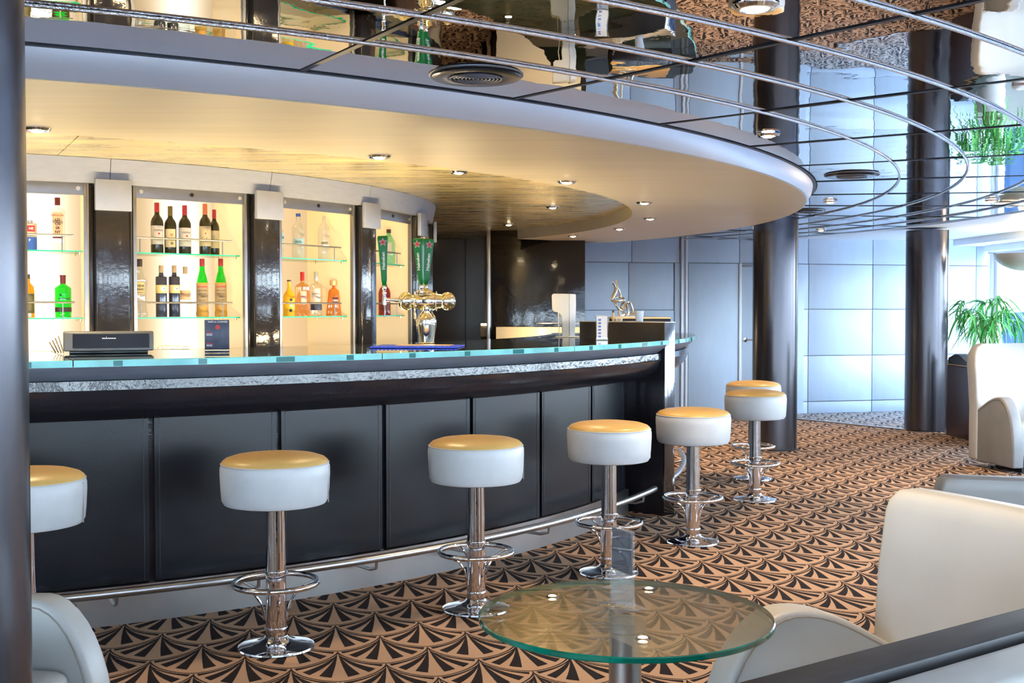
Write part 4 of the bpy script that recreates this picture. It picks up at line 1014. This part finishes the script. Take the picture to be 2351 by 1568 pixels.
# bay 1
bottle(1, 'top', 135, 122, 33, 'clear square gin bottle with maroon cap in the leftmost cabinet', [(0.96, 0), (0.98, .02), (1.0, .72), (0.9, .77), (0.40, .80), (0.36, .85), (0.36, .98)], 'clear', [(0.86, 1.0, 0.37, 'capmaroon')], [], sq=4, extra=None, sy=0.9)
_b = [o for o in COL.objects if o.get('label') == 'clear square gin bottle with maroon cap in the leftmost cabinet'][0]
_H = 122 * _b.location.y / 2672.9; _R = 33 * _b.location.y / 2672.9 / 2
bm = B(); label(bm, _R * 0.915, 0.28 * _H, 0.72 * _H, 0.66 * _R, flat=True); link('label', bm, 'label_c', _b)
bm = B(); label(bm, _R * 0.915, 0.235 * _H, 0.262 * _H, 0.66 * _R, flat=True); link('label', bm, 'capmaroon', _b)
text_mesh('lettering', 'ESPOLON', 0.36 * _R, 'caporange', _b, (0, -_R * 0.93, 0.66 * _H), 0, bold=0.012 * _R)
for q, s_ in enumerate(('LD', 'OS', 'SR', 'NY')): text_mesh('lettering', s_, 0.52 * _R, 'capmaroon', _b, (0, -_R * 0.93, (0.575 - 0.075 * q) * _H), 0, bold=0.02 * _R)
def extin(t, H, Rr):
    bm = B(); label(bm, Rr, 0.0, 0.44 * H, 1.5); link('blue_band', bm, 'blueprint', t)
    bm = B(); label(bm, Rr * 1.002, 0.62 * H, 0.82 * H, 0.75); link('red_square', bm, 'red', t)
    text_mesh('lettering', 'NE', 0.55 * Rr, 'whiteprint', t, (0, 0, 0.72 * H), 0.15, bend=Rr * 1.03, bold=0.02 * Rr)
    text_mesh('lettering', 'P', 0.6 * Rr, 'whiteprint', t, (0, 0, 0.33 * H), -0.1, bend=Rr * 1.03, bold=0.02 * Rr)
bottle(1, 'top', 72, 69, 28, 'cream and blue tin with a red square, in the leftmost cabinet', [(1.0, 0.0), (1.0, 0.02), (1.0, 0.88), (0.92, 0.90), (0.4, 0.905), (0.36, 0.92), (0.36, 0.97)], 'tin', [(0.92, 1.0, 0.40, 'capsilver')], [], extra=extin, name='tin')
GN = [(0.95, 0.0), (0.98, 0.02), (0.95, 0.08), (1.0, 0.10), (1.0, 0.68), (0.96, 0.70), (0.40, 0.775), (0.32, 0.80), (0.32, 0.98)]
bottle(1, 'low', 145.5, 97, 36, 'bright green gin bottle with brown stopper', GN, 'greenglass', [(0.795, 0.97, 0.34, 'capmaroon'), (0.965, 1.0, 0.38, 'capmaroon')], [], extra=both(txt('GREENALLS', 0.30, 'ink', 0.44, 0.15, bold=0.01), disc(0.53, 0.13, 'ink', -0.3), lambda t, H, Rr: (label((b_ := B()), Rr, 0.13 * H, 0.24 * H, 1.5), link('label', b_, 'capdark', t))))
bottle(1, 'low', 63, 99, 32, 'dark glass bottle cut off by the foreground column', [(1.0, 0.0), (1.0, 0.6), (0.9, 0.72), (0.45, 0.80), (0.40, 0.98)], 'amber', [(0.9, 1.0, 0.42, 'capdark')], [(0.10, 0.55, 1.2, 'capolive')])
# bay 3
GF = 'frosted vodka bottles'
bottle(3, 'top', 686, 104, 29, 'frosted vodka bottle with a blue cap', [(0.96, 0), (1.0, 0.02), (1.0, 0.66), (0.88, 0.72), (0.42, 0.79), (0.36, 0.84), (0.36, 0.97)], 'frost', [(0.93, 1.0, 0.38, 'capblue')], [(0.30, 0.44, 0.9, 'lightblue')], extra=txt('SKAL', 0.5, 'ink', 0.37, 0.05), group=GF)
bottle(3, 'top', 745, 102, 28, 'frosted pale vodka bottle with grey lettering, right of the blue-capped one', [(0.96, 0), (1.0, 0.02), (1.0, 0.66), (0.88, 0.74), (0.42, 0.83), (0.32, 0.88), (0.32, 0.97)], 'frost', [(0.92, 1.0, 0.3, 'frost')], [], extra=txt('GREY', 0.5, 'capolive', 0.38, 0.1, bold=0.02), group=GF)
bottle(3, 'top', 642, 70, 22, 'frosted bottle with blue label half hidden by the post', [(0.96, 0), (1.0, 0.02), (1.0, 0.86), (0.5, 0.95), (0.4, 0.99)], 'frost', [], [(0.50, 0.78, 1.3, 'lightblue')], group=GF, depth=0.12)
bottle(3, 'low', 664, 83, 27, 'opaque yellow mezcal bottle with black cap', [(0.96, 0), (1.0, 0.02), (1.0, 0.55), (0.85, 0.62), (0.40, 0.72), (0.30, 0.80), (0.30, 0.98)], 'yellow', [(0.955, 1.0, 0.34, 'capdark')], [(0.08, 0.50, 0.0, 'ink')], extra=both(disc(0.45, 0.25, 'ink', 0.35), disc(0.30, 0.22, 'lightblue', 0.35), disc(0.16, 0.28, 'ink', 0.3)))
bottle(3, 'low', 694.5, 101, 34, 'peach-coloured tequila bottle with a red cap', [(0.98, 0), (1.0, 0.02), (1.0, 0.66), (0.75, 0.71), (0.34, 0.745), (0.25, 0.78), (0.25, 0.98)], 'peach', [(0.80, 1.0, 0.29, 'red')], [], sq=3, extra=lambda t, H, Rr: (label((b_ := B()), Rr * 1.0, 0.30 * H, 0.56 * H, 0.35 * Rr, c=(0.2 * Rr, 0), flat=True), link('label', b_, 'label_w', t), text_mesh('lettering', 'AGAVE', 0.22 * Rr, 'red', t, (0.2 * Rr, -Rr * 1.03, 0.44 * H))))
bottle(3, 'low', 726, 101, 28, 'clear tequila bottle with silver cap and navy base label', [(0.98, 0), (1.0, 0.02), (1.0, 0.68), (0.8, 0.72), (0.34, 0.75), (0.3, 0.78), (0.3, 0.98)], 'clear', [(0.80, 1.0, 0.36, 'capsilver')], [(0.32, 0.62, 0.7, 'label_w'), (0.13, 0.28, 1.1, 'navy')], extra=txt('OLMECA', 0.34, 'ink', 0.50, 0.0))
bottle(3, 'low', 766.5, 81, 36, 'amber pyramid-shaped tequila bottle with gold stopper', [(0.98, 0), (1.0, 0.02), (0.66, 0.70), (0.5, 0.74), (0.22, 0.78), (0.2, 0.9)], 'amber', [(0.86, 1.0, 0.50, 'capgold')], [], sq=4, extra=lambda t, H, Rr: (label((b_ := B()), Rr * 0.9, 0.34 * H, 0.52 * H, 0.36 * Rr, c=(0.2 * Rr, 0), flat=True), link('label', b_, 'capmaroon', t), text_mesh('lettering', '1800', 0.36 * Rr, 'whiteprint', t, (0.2 * Rr, -Rr * 0.93, 0.43 * H), 0, bold=0.01 * Rr)))
# bay 4
bottle(4, 'top', 893, 82, 29, 'pale green bottle with dark cap behind the left tap handle', [(0.96, 0), (1.0, 0.02), (1.0, 0.62), (0.85, 0.70), (0.40, 0.82), (0.30, 0.86), (0.30, 0.98)], 'palegreen', [(0.90, 1.0, 0.36, 'capdark')], [(0.3, 0.62, 0.5, 'label_w')])
bottle(4, 'low', 883, 71, 28, 'dark red liqueur bottle behind the left tap handle', [(0.98, 0), (1.0, 0.02), (1.0, 0.72), (0.8, 0.85), (0.45, 0.92), (0.4, 0.99)], 'redglass', [(0.93, 1.0, 0.42, 'capdark')], [(0.15, 0.5, 0.9, 'capmaroon')])

# ================================================================== ON THE BAR
# point of sale terminal
D = 5.30; x = pxD(250, D)
t = thing('sales_terminal', 'grey low-profile sales terminal seen from behind on the bar top', 'terminal', (x, D, ZB + 0.0006), face_cam(x, D) * 1.0 + R(1))
bm = B(); prism(bm, [(-0.005, 0.012), (0.012, 0.100), (0.03, 0.103), (0.16, 0.03), (0.17, 0.012)], 0.39, 'x', -0.195); bevel_all(bm, 0.007, 3, 30)
h = link('housing', bm, 'terminal', t)
bm = B(); box(bm, (0, 0, 0), (0.33, 0.003, 0.066), 0.001, None, 1)
for v in bm.verts: v.co = Matrix.Rotation(R(-10.9), 4, 'X') @ v.co + Vector((0.01, 0.0015, 0.058))
link('rear_plate', bm, 'ventblk', t)
text_mesh('lettering', 'micros', 0.022, 'whiteprint', t, (0.0, 0.0020, 0.068), 0, bold=0.0006)
bm = B(); box(bm, (0, 0.08, 0.006), (0.34, 0.14, 0.012), 0.003); link('base', bm, 'ventblk', t)
for k in range(4):
    bm = B(); box(bm, (-0.205 - 0.012 * k, 0.03, 0.042 - 0.004 * k), (0.002, 0.10, 0.08 - 0.008 * k), 0.0, Matrix.Rotation(R(-16 - 4 * k), 4, 'Y')); link('paper_slip', bm, 'label_t', t, smooth=False)
# menu sign
D = 5.35; x = pxD(498, D)
t = thing('menu_sign', 'small navy BARS & LOUNGES menu sign standing on the bar top', 'sign', (x, D, ZB + 0.0006), face_cam(x, D))
bm = B(); box(bm, (0, 0, 0.077), (0.110, 0.004, 0.152), 0.0008); sg = link('sign_board', bm, 'navy', t)
bm = B(); box(bm, (0, 0, 0.0015), (0.112, 0.05, 0.003), 0.0006); link('foot', bm, 'acrylic', t)
text_mesh('lettering', 'BARS & LOUNGES', 0.0110, 'whiteprint', t, (0.004, -0.0025, 0.144), 0, bold=0.0002)
bm = B(); lathe(bm, [(0, 0), (0.011, 0.0005), (0, 0.001)], 14)
for v in bm.verts: v.co = Vector((v.co.x + 0.003, -0.0022 - v.co.z, v.co.y + 0.120))
link('red_emblem', bm, 'red', sg)
bm = B()
for zz in (0.094, 0.045): box(bm, (-0.034, -0.0024, zz), (0.028, 0.0006, 0.003))
link('text_line', bm, 'red', sg, smooth=False)
bm = B()
for zz in (0.088, 0.083, 0.038, 0.033): box(bm, (-0.034, -0.0024, zz), (0.026, 0.0006, 0.0018))
link('text_line', bm, 'whiteprint', sg, smooth=False)
bm = B(); box(bm, (0.0, -0.0024, 0.014), (0.108, 0.0006, 0.003)); link('gold_line', bm, 'capgold', sg, smooth=False)
# upside-down glasses on the work shelf inside the bar
ORD = ['leftmost', 'second from left', 'third from left', 'fourth from left', 'fifth from left', 'sixth from left', 'rightmost']
def glass_row(lab0, px0, px1, n, D, ztop, cat='glass', grp='upturned glasses left of the terminal'):
    first = None
    for i in range(n):
        px = px0 + (px1 - px0) * i / (n - 1); d = D + 0.14 * (i % 2); x = pxD(px, d)
        lab = lab0
        if first is None:
            t = thing('wine_glass', lab, cat, (x, d, 0.96), 0, grp); h = ztop - 0.96
            bm = B(); lathe(bm, [(0.032, 0.0), (0.036, 0.03), (0.030, 0.07), (0.006, 0.095)], 16, cap=False); link('bowl', bm, 'clear', t)
            bm = B(); lathe(bm, [(0.004, 0.095), (0.0035, h - 0.01)], 8, cap=False); link('stem', bm, 'clear', t)
            bm = B(); lathe(bm, [(0.0035, h - 0.008), (0.030, h - 0.002), (0.032, h), (0, h)], 16, cap=False); link('foot', bm, 'frost', t)
            first = t
        else: dup(first, (x, d, 0.96), 0, lab0.replace('upturned', 'upturned %s' % ORD[i]))
        if i == 0: first['label'] = lab0.replace('upturned', 'upturned leftmost')
glass_row('upturned wine glass in the cluster left of the sales terminal', 84, 140, 6, 6.10, 1.36 - 83 / 2672.9 * 6.10)
glass_row('upturned wine glass in the cluster right of the sales terminal', 362, 428, 7, 6.12, 1.36 - 87 / 2672.9 * 6.12, grp='upturned glasses right of the terminal')
bm = B(); sweep(bm, [(4.02, 0.90), (4.56, 0.90), (4.56, 0.955), (4.02, 0.955)], -80, -25, 40); link('work_shelf', bm, 'steel', [o for o in COL.objects if o.name == 'bar_counter'][0])
for i, a in enumerate((-74, -62, -50, -38, -27)):  # unseen strips, added to warm the soffit and raised ceiling
    q = P(4.22, a); t = thing('added_fill_strip', 'added warm fill strip behind the bar counter, in front of the ' + ('foreground column side', 'leftmost lit cabinet', 'wine bottle cabinet', 'amber bottle cabinet', 'beer tower')[i], 'light', (q.x, q.y, 0.9555), R(a) + PI / 2, 'added fill lights inside the bar')
    bm = B(); box(bm, (0, 0, 0.012), (0.62, 0.05, 0.024), 0.004); link('housing', bm, 'steel2', t)
    bm = B(); box(bm, (0, 0, 0.027), (0.58, 0.034, 0.008), 0.002); link('tube', bm, 'lampglow', t)
    l = bpy.data.lights.new('fill_strip_light', 'AREA'); l.shape = 'RECTANGLE'; l.size = 0.58; l.size_y = 0.04; l.energy = 15; l.color = (1, .74, .40)
    lo = bpy.data.objects.new('fill_strip_light', l); lo.parent = t; lo.location = (0, 0, 0.034); lo.rotation_euler = (PI, 0, 0); COL.objects.link(lo)
# blue bar mat
D = 6.20; x = pxD(961, D)
t = thing('bar_mat', 'blue rubber bar mat lying under the beer tower', 'bar mat', (x, D, ZB + 0.0006), R(-3))
bm = B(); box(bm, (0, 0, 0.0035), (0.455, 0.42, 0.006), 0.002); link('mat_base', bm, 'mat', t)
bm = B(); box(bm, (0.02, 0.10, 0.0075), (0.30, 0.16, 0.003), 0.001); link('drip_tray', bm, 'capgold', t)
bm = B()
for i in range(22): box(bm, (-0.215 + 0.0205 * i, -0.19, 0.008), (0.008, 0.03, 0.004))
o = link('rubber_studs', bm, 'mat', t, smooth=False); o['kind'] = 'stuff'
# beer tower
D = 6.66; x = pxD(980, D); k = D / 2672.9
t = thing('beer_tower', 'polished metal beer tower with three green tap handles', 'beer tap', (x, D, ZB + 0.0006), 0)
zc = (790 - 691) * k
bm = B(); lathe(bm, [(0, 0), (0.044, 0), (0.046, 0.006), (0.042, 0.012), (0.046, 0.06), (0.054, 0.11), (0.056, 0.135), (0.050, 0.158), (0.036, 0.178), (0.028, 0.190), (0.030, 0.20), (0.05, 0.215)], 40, cap=False); link('tower_body', bm, 'goldtower', t)
def xlathe(bm, prof, n, z):
    rings = [[bm.verts.new((xx, r * math.cos(2 * PI * i / n), z + r * math.sin(2 * PI * i / n))) for i in range(n)] for xx, r in prof]
    for a, b in zip(rings, rings[1:]):
        for i in range(n): bm.faces.new((a[i], a[(i + 1) % n], b[(i + 1) % n], b[i]))
bm = B(); sp = []
for i in range(13): a = PI * i / 12; sp.append((-0.118 - 0.048 * math.cos(a), max(0.0005, 0.052 * math.sin(a))))
xlathe(bm, sp[:11], 32, zc); link('end_knob', bm, 'goldtower', t)
bm = B(); xlathe(bm, [(-0.088, 0.037), (-0.062, 0.037), (-0.055, 0.043), (-0.050, 0.049), (0.0, 0.055), (0.045, 0.050), (0.050, 0.044), (0.075, 0.040), (0.090, 0.038)], 32, zc); link('crossbar', bm, 'goldtower', t)
bm = B(); xlathe(bm, [(-s[0] , s[1]) for s in sp[:11]], 32, zc); link('end_knob', bm, 'goldtower', t)
for xx in (-0.068, 0.012, 0.055):
    bm = B(); tube(bm, [(xx, 0.054 * math.cos(2 * PI * i / 30), zc + 0.054 * math.sin(2 * PI * i / 30)) for i in range(30)], 0.0028, 6, closed=True); link('ring', bm, 'steel', t)
def handle(ox, oy, z0, z1, tilt, yaw):
    hb = bpy.data.objects.new('tap_handle', None)
    H = z1 - z0
    bm = B(); n = 4
    prof = [(0.010, 0.0), (0.016, 0.12 * H), (0.0175, 0.3 * H), (0.026, 0.8 * H), (0.030, 0.96 * H), (0.026, H)]
    for a, b in zip(prof, prof[1:]): pass
    rings = [[bm.verts.new((sx * r, sy * r * 0.8, z)) for sx, sy in ((-1, -1), (1, -1), (1, 1), (-1, 1))] for r, z in prof]
    for a, b in zip(rings, rings[1:]):
        for i in range(4): bm.faces.new((a[i], a[(i + 1) % 4], b[(i + 1) % 4], b[i]))
    bm.faces.new(rings[-1]); bm.faces.new(list(reversed(rings[0]))); bevel_all(bm, 0.004, 2, 30)
    h = link('tap_handle', bm, 'hgreen', t); h.location = (ox, oy, z0); h.rotation_euler = (0, tilt, yaw)
    tx = text_mesh('lettering', 'Heineken', 0.026, 'whiteprint', h, (0.0, -0.0212, 0.50 * H), 0, vertical=True, bold=0.0006)
    tx.rotation_euler = (R(4.5), 0, 0)
    bm = B(); vs = []
    for i in range(10):
        a = PI / 2 + i * PI / 5; r = 0.021 if i % 2 == 0 else 0.0085; vs.append(bm.verts.new((r * math.cos(a), 0, r * math.sin(a))))
    c = bm.verts.new((0, -0.001, 0))
    for i in range(10): bm.faces.new((c, vs[i], vs[(i + 1) % 10]))
    s = link('red_star', bm, 'red', h, smooth=False); s.location = (0, -0.0262, 0.87 * H); s.rotation_euler = (R(4.5), 0, 0)
    bm = B(); vs = []
    for i in range(10):
        a = PI / 2 + i * PI / 5; r = 0.0245 if i % 2 == 0 else 0.0108; vs.append(bm.verts.new((r * math.cos(a), 0, r * math.sin(a))))
    c = bm.verts.new((0, 0.0005, 0))
    for i in range(10): bm.faces.new((c, vs[i], vs[(i + 1) % 10]))
    s = link('star_outline', bm, 'whiteprint', h, smooth=False); s.location = (0, -0.0256, 0.87 * H); s.rotation_euler = (R(4.5), 0, 0)
    bpy.data.objects.remove(hb)
    return h
def X(px): return pxD(px, D) - x
def Zp(py): return 1.36 + (706.2 - py) * k - ZB
for (px, ydy, b0, t0, tl, yw) in ((884, -0.03, 657, 543, R(-2), R(8)), (969, -0.06, 655, 549, R(-3), R(-22)), (978, 0.0, 655, 549, R(3), R(26))):
    handle(X(px), ydy, Zp(b0), Zp(t0), tl, yw)
    bm = B(); lathe(bm, [(0.011, 0), (0.013, 0.01), (0.009, 0.02), (0.013, 0.03), (0.013, 0.045), (0.010, 0.05)], 16, (X(px), ydy, Zp(b0) - 0.048)); link('ferrule', bm, 'chrome', t)
bm = B(); tube(bm, [(X(884), -0.03, Zp(657) - 0.04), (X(884), -0.03, Zp(690)), (X(884), -0.03, Zp(700))], [0.008, 0.012, 0.012], 12)
tube(bm, [(X(884), -0.03, Zp(688)), (X(905), -0.02, Zp(689)), (X(918), 0, Zp(689))], [0.010, 0.011, 0.014], 12); link('tap_valve', bm, 'chrome', t)
bm = B(); tube(bm, [(X(884), -0.03, Zp(694)), (X(886), -0.04, Zp(708)), (X(885), -0.045, Zp(728))], [0.008, 0.0065, 0.0055], 10); link('spout', bm, 'chrome', t)
bm = B(); lathe(bm, [(0.050, 0), (0.044, 0.012), (0.022, 0.020), (0.018, 0.030)], 24, (X(975), -0.01, zc + 0.048)); link('handle_seat', bm, 'goldtower', t)
# drink dispenser
D = 8.28; x = pxD(1303, D); k = D / 2672.9
t = thing('drink_dispenser', 'cream and white countertop drink dispenser with overhanging spout head', 'dispenser', (x, D, ZB + 0.0006), 0)
def q(px, py): return (pxD(px, D) - x, 1.36 + (706.2 - py) * k - ZB)
bm = B(); prism(bm, [q(1291, 773.5), q(1290, 735), q(1289, 724), q(1283, 718), q(1272, 716), q(1268, 711), q(1267, 678), q(1270, 674.5), q(1306, 675), q(1306, 773.5)], 0.10, 'y', -0.05); bevel_all(bm, 0.004, 2, 40); link('dispenser_body', bm, 'dispenser', t)
bm = B(); prism(bm, [q(1306.5, 773.5), q(1306.5, 675), q(1321, 676), q(1321.5, 700), q(1319, 773.5)], 0.104, 'y', -0.052); bevel_all(bm, 0.003, 2, 40); link('side_cover', bm, 'dispwhite', t)
bm = B(); a = q(1283, 718); tube(bm, [(a[0], 0, a[1]), (a[0] - 0.002, 0, a[1] - 0.05), (a[0] + 0.003, 0, 0.004)], [0.006, 0.003, 0.003], 8); link('spout', bm, 'steel', t)
bm = B(); a = q(1305, 673); tube(bm, [(a[0], 0, a[1] - 0.004), (a[0], 0, a[1] + 0.008), (a[0] + 0.03, 0, a[1] + 0.004)], 0.004, 6); link('lever', bm, 'joint', t)
bm = B(); box(bm, (0, 0, 0.003), (0.17, 0.14, 0.006), 0.002); link('base', bm, 'dispenser', t)
# printed clear sleeve in front of slab
D = 7.50; x = pxD(1382, D); k = D / 2672.9
t = thing('drinks_card_holder', 'clear flared card holder with blue print before the end slab', 'menu holder', (x, D, ZB + 0.0006), 0)
hh = (781 - 722) * k; ww = 15.5 * k
bm = B(); vs = []
prism(bm, [(-ww * 0.86, 0.003), (ww * 0.86, 0.003), (ww * 0.92, hh * 0.6), (ww * 1.08, hh), (-ww * 1.08, hh), (-ww * 0.92, hh * 0.6)], 0.03, 'y', -0.015); link('clear_body', bm, 'acrylic', t, smooth=False)
bm = B(); box(bm, (0, 0, 0.0015), (ww * 1.9, 0.05, 0.003), 0.001); link('foot', bm, 'acrylic', t)
bm = B(); box(bm, (0, 0, hh * 0.5), (ww * 1.55, 0.0012, hh * 0.88)); cd = link('card', bm, 'whiteprint', t, smooth=False)
bm = B()
for i in range(6): box(bm, (-ww * 0.35, -0.0012, hh * (0.14 + 0.13 * i)), (ww * 0.42, 0.0008, hh * 0.07))
link('print_block', bm, 'blueprint', cd, smooth=False)
# cup, small bottle and box on the slab
D = 7.72
def slab_pt(px):
    kk = (px - 1175.5) / 2672.9; a = R(SA); O = SP0 + Vector((0.037, 0.040, 0)); dx, dy = -math.cos(a), -math.sin(a)
    s = (kk * O.y - O.x) / (dx - kk * dy); return O + Vector((dx, dy, 0)) * s
pq = slab_pt(1468); zc_ = 1.267
t = thing('white_cup', 'white tumbler standing on top of the end slab', 'cup', (pq.x, pq.y, zc_))
bm = B(); lathe(bm, [(0, 0), (0.022, 0), (0.024, 0.003), (0.030, 0.070), (0.0285, 0.070), (0.022, 0.006), (0, 0.006)], 28); link('cup_body', bm, 'dispwhite', t)
bm = B(); torus(bm, 0.0293, 0.0012, 0.070, 28, 6); link('rim', bm, 'whiteprint', t)
pq = slab_pt(1408)
t = thing('small_bottle', 'tiny cream bottle with dark cap on top of the end slab', 'bottle', (pq.x, pq.y, zc_))
bm = B(); lathe(bm, [(0, 0), (0.010, 0), (0.010, 0.050), (0.007, 0.056), (0.006, 0.062)], 16); link('bottle_body', bm, 'label_c', t)
bm = B(); lathe(bm, [(0.0, 0.060), (0.0078, 0.060), (0.0078, 0.076), (0, 0.077)], 14); link('cap', bm, 'capdark', t)
pq = slab_pt(1421)
t = thing('small_box', 'small cream packet lying beside the tiny bottle on the slab', 'box', (pq.x, pq.y, zc_), R(-8))
bm = B(); box(bm, (0, 0, 0.012), (0.046, 0.04, 0.024), 0.002); link('box_body', bm, 'label_w', t)
bm = B(); box(bm, (0, -0.0205, 0.012), (0.02, 0.001, 0.014)); link('print_block', bm, 'label_g', t, smooth=False)
# sculpture
D = 8.66; x = pxD(1428, D); k = D / 2672.9
t = thing('figure_sculpture', 'abstract pewter sculpture of interlaced bands on the black plinth', 'sculpture', (x, D, 1.2895), 0)
zb_ = 1.36 + (706.2 - 726) * k - 1.2895
def sp_(pts): return [(pxD(1330 + a * 0.1148, D) - x, dy, max(0.008, 1.36 + (706.2 - (620 + b * 0.1148)) * k - 1.2895)) for a, b, dy in pts]
def curve(pts, n=5):
    P_ = [Vector(p) for p in pts]; out_ = []
    for i in range(len(P_) - 1):
        p0, p1, p2, p3 = P_[max(0, i - 1)], P_[i], P_[i + 1], P_[min(len(P_) - 1, i + 2)]
        for j in range(n):
            u = j / n; out_.append(0.5 * ((2 * p1) + (p2 - p0) * u + (2 * p0 - 5 * p1 + 4 * p2 - p3) * u * u + (3 * p1 - p0 - 3 * p2 + p3) * u ** 3))
    out_.append(P_[-1]); return out_
bands = [([(655, 245, -.02), (715, 330, -.01), (700, 430, 0), (655, 540, .01), (650, 620, 0)], 0.0075),
         ([(735, 190, .02), (760, 280, .01), (765, 370, 0), (720, 480, -.01), (660, 580, -.02)], 0.0065),
         ([(790, 380, .02), (820, 470, .02), (815, 550, .01)], 0.009),
         ([(650, 615, 0), (760, 630, -.03), (880, 600, -.02), (880, 560, .02), (770, 545, .03), (700, 570, .02)], 0.0075),
         ([(700, 640, -.01), (740, 720, -.02), (810, 790, -.01), (880, 820, .01)], 0.0085),
         ([(900, 640, 0), (850, 690, .02), (845, 770, .02), (880, 770, 0), (930, 680, -.02), (1000, 650, -.02), (1050, 760, -.01), (1060, 850, 0), (1000, 890, .01), (920, 900, 0)], 0.008),
         ([(950, 680, .02), (975, 780, .02), (985, 880, .02)], 0.009),
         ([(1040, 690, .01), (1080, 800, .01), (1105, 905, 0)], 0.007),
         ([(810, 800, -.02), (785, 850, -.02), (830, 905, -.01), (900, 890, 0), (880, 830, .01)], 0.008)]
for pts, r in bands:
    bm = B(); tube(bm, curve(sp_(pts)), r, 8); link('band', bm, 'bronze', t)
bm = B(); box(bm, (0.02, 0, 0.004), (0.15, 0.08, 0.008), 0.002); link('base', bm, 'bronze', t)
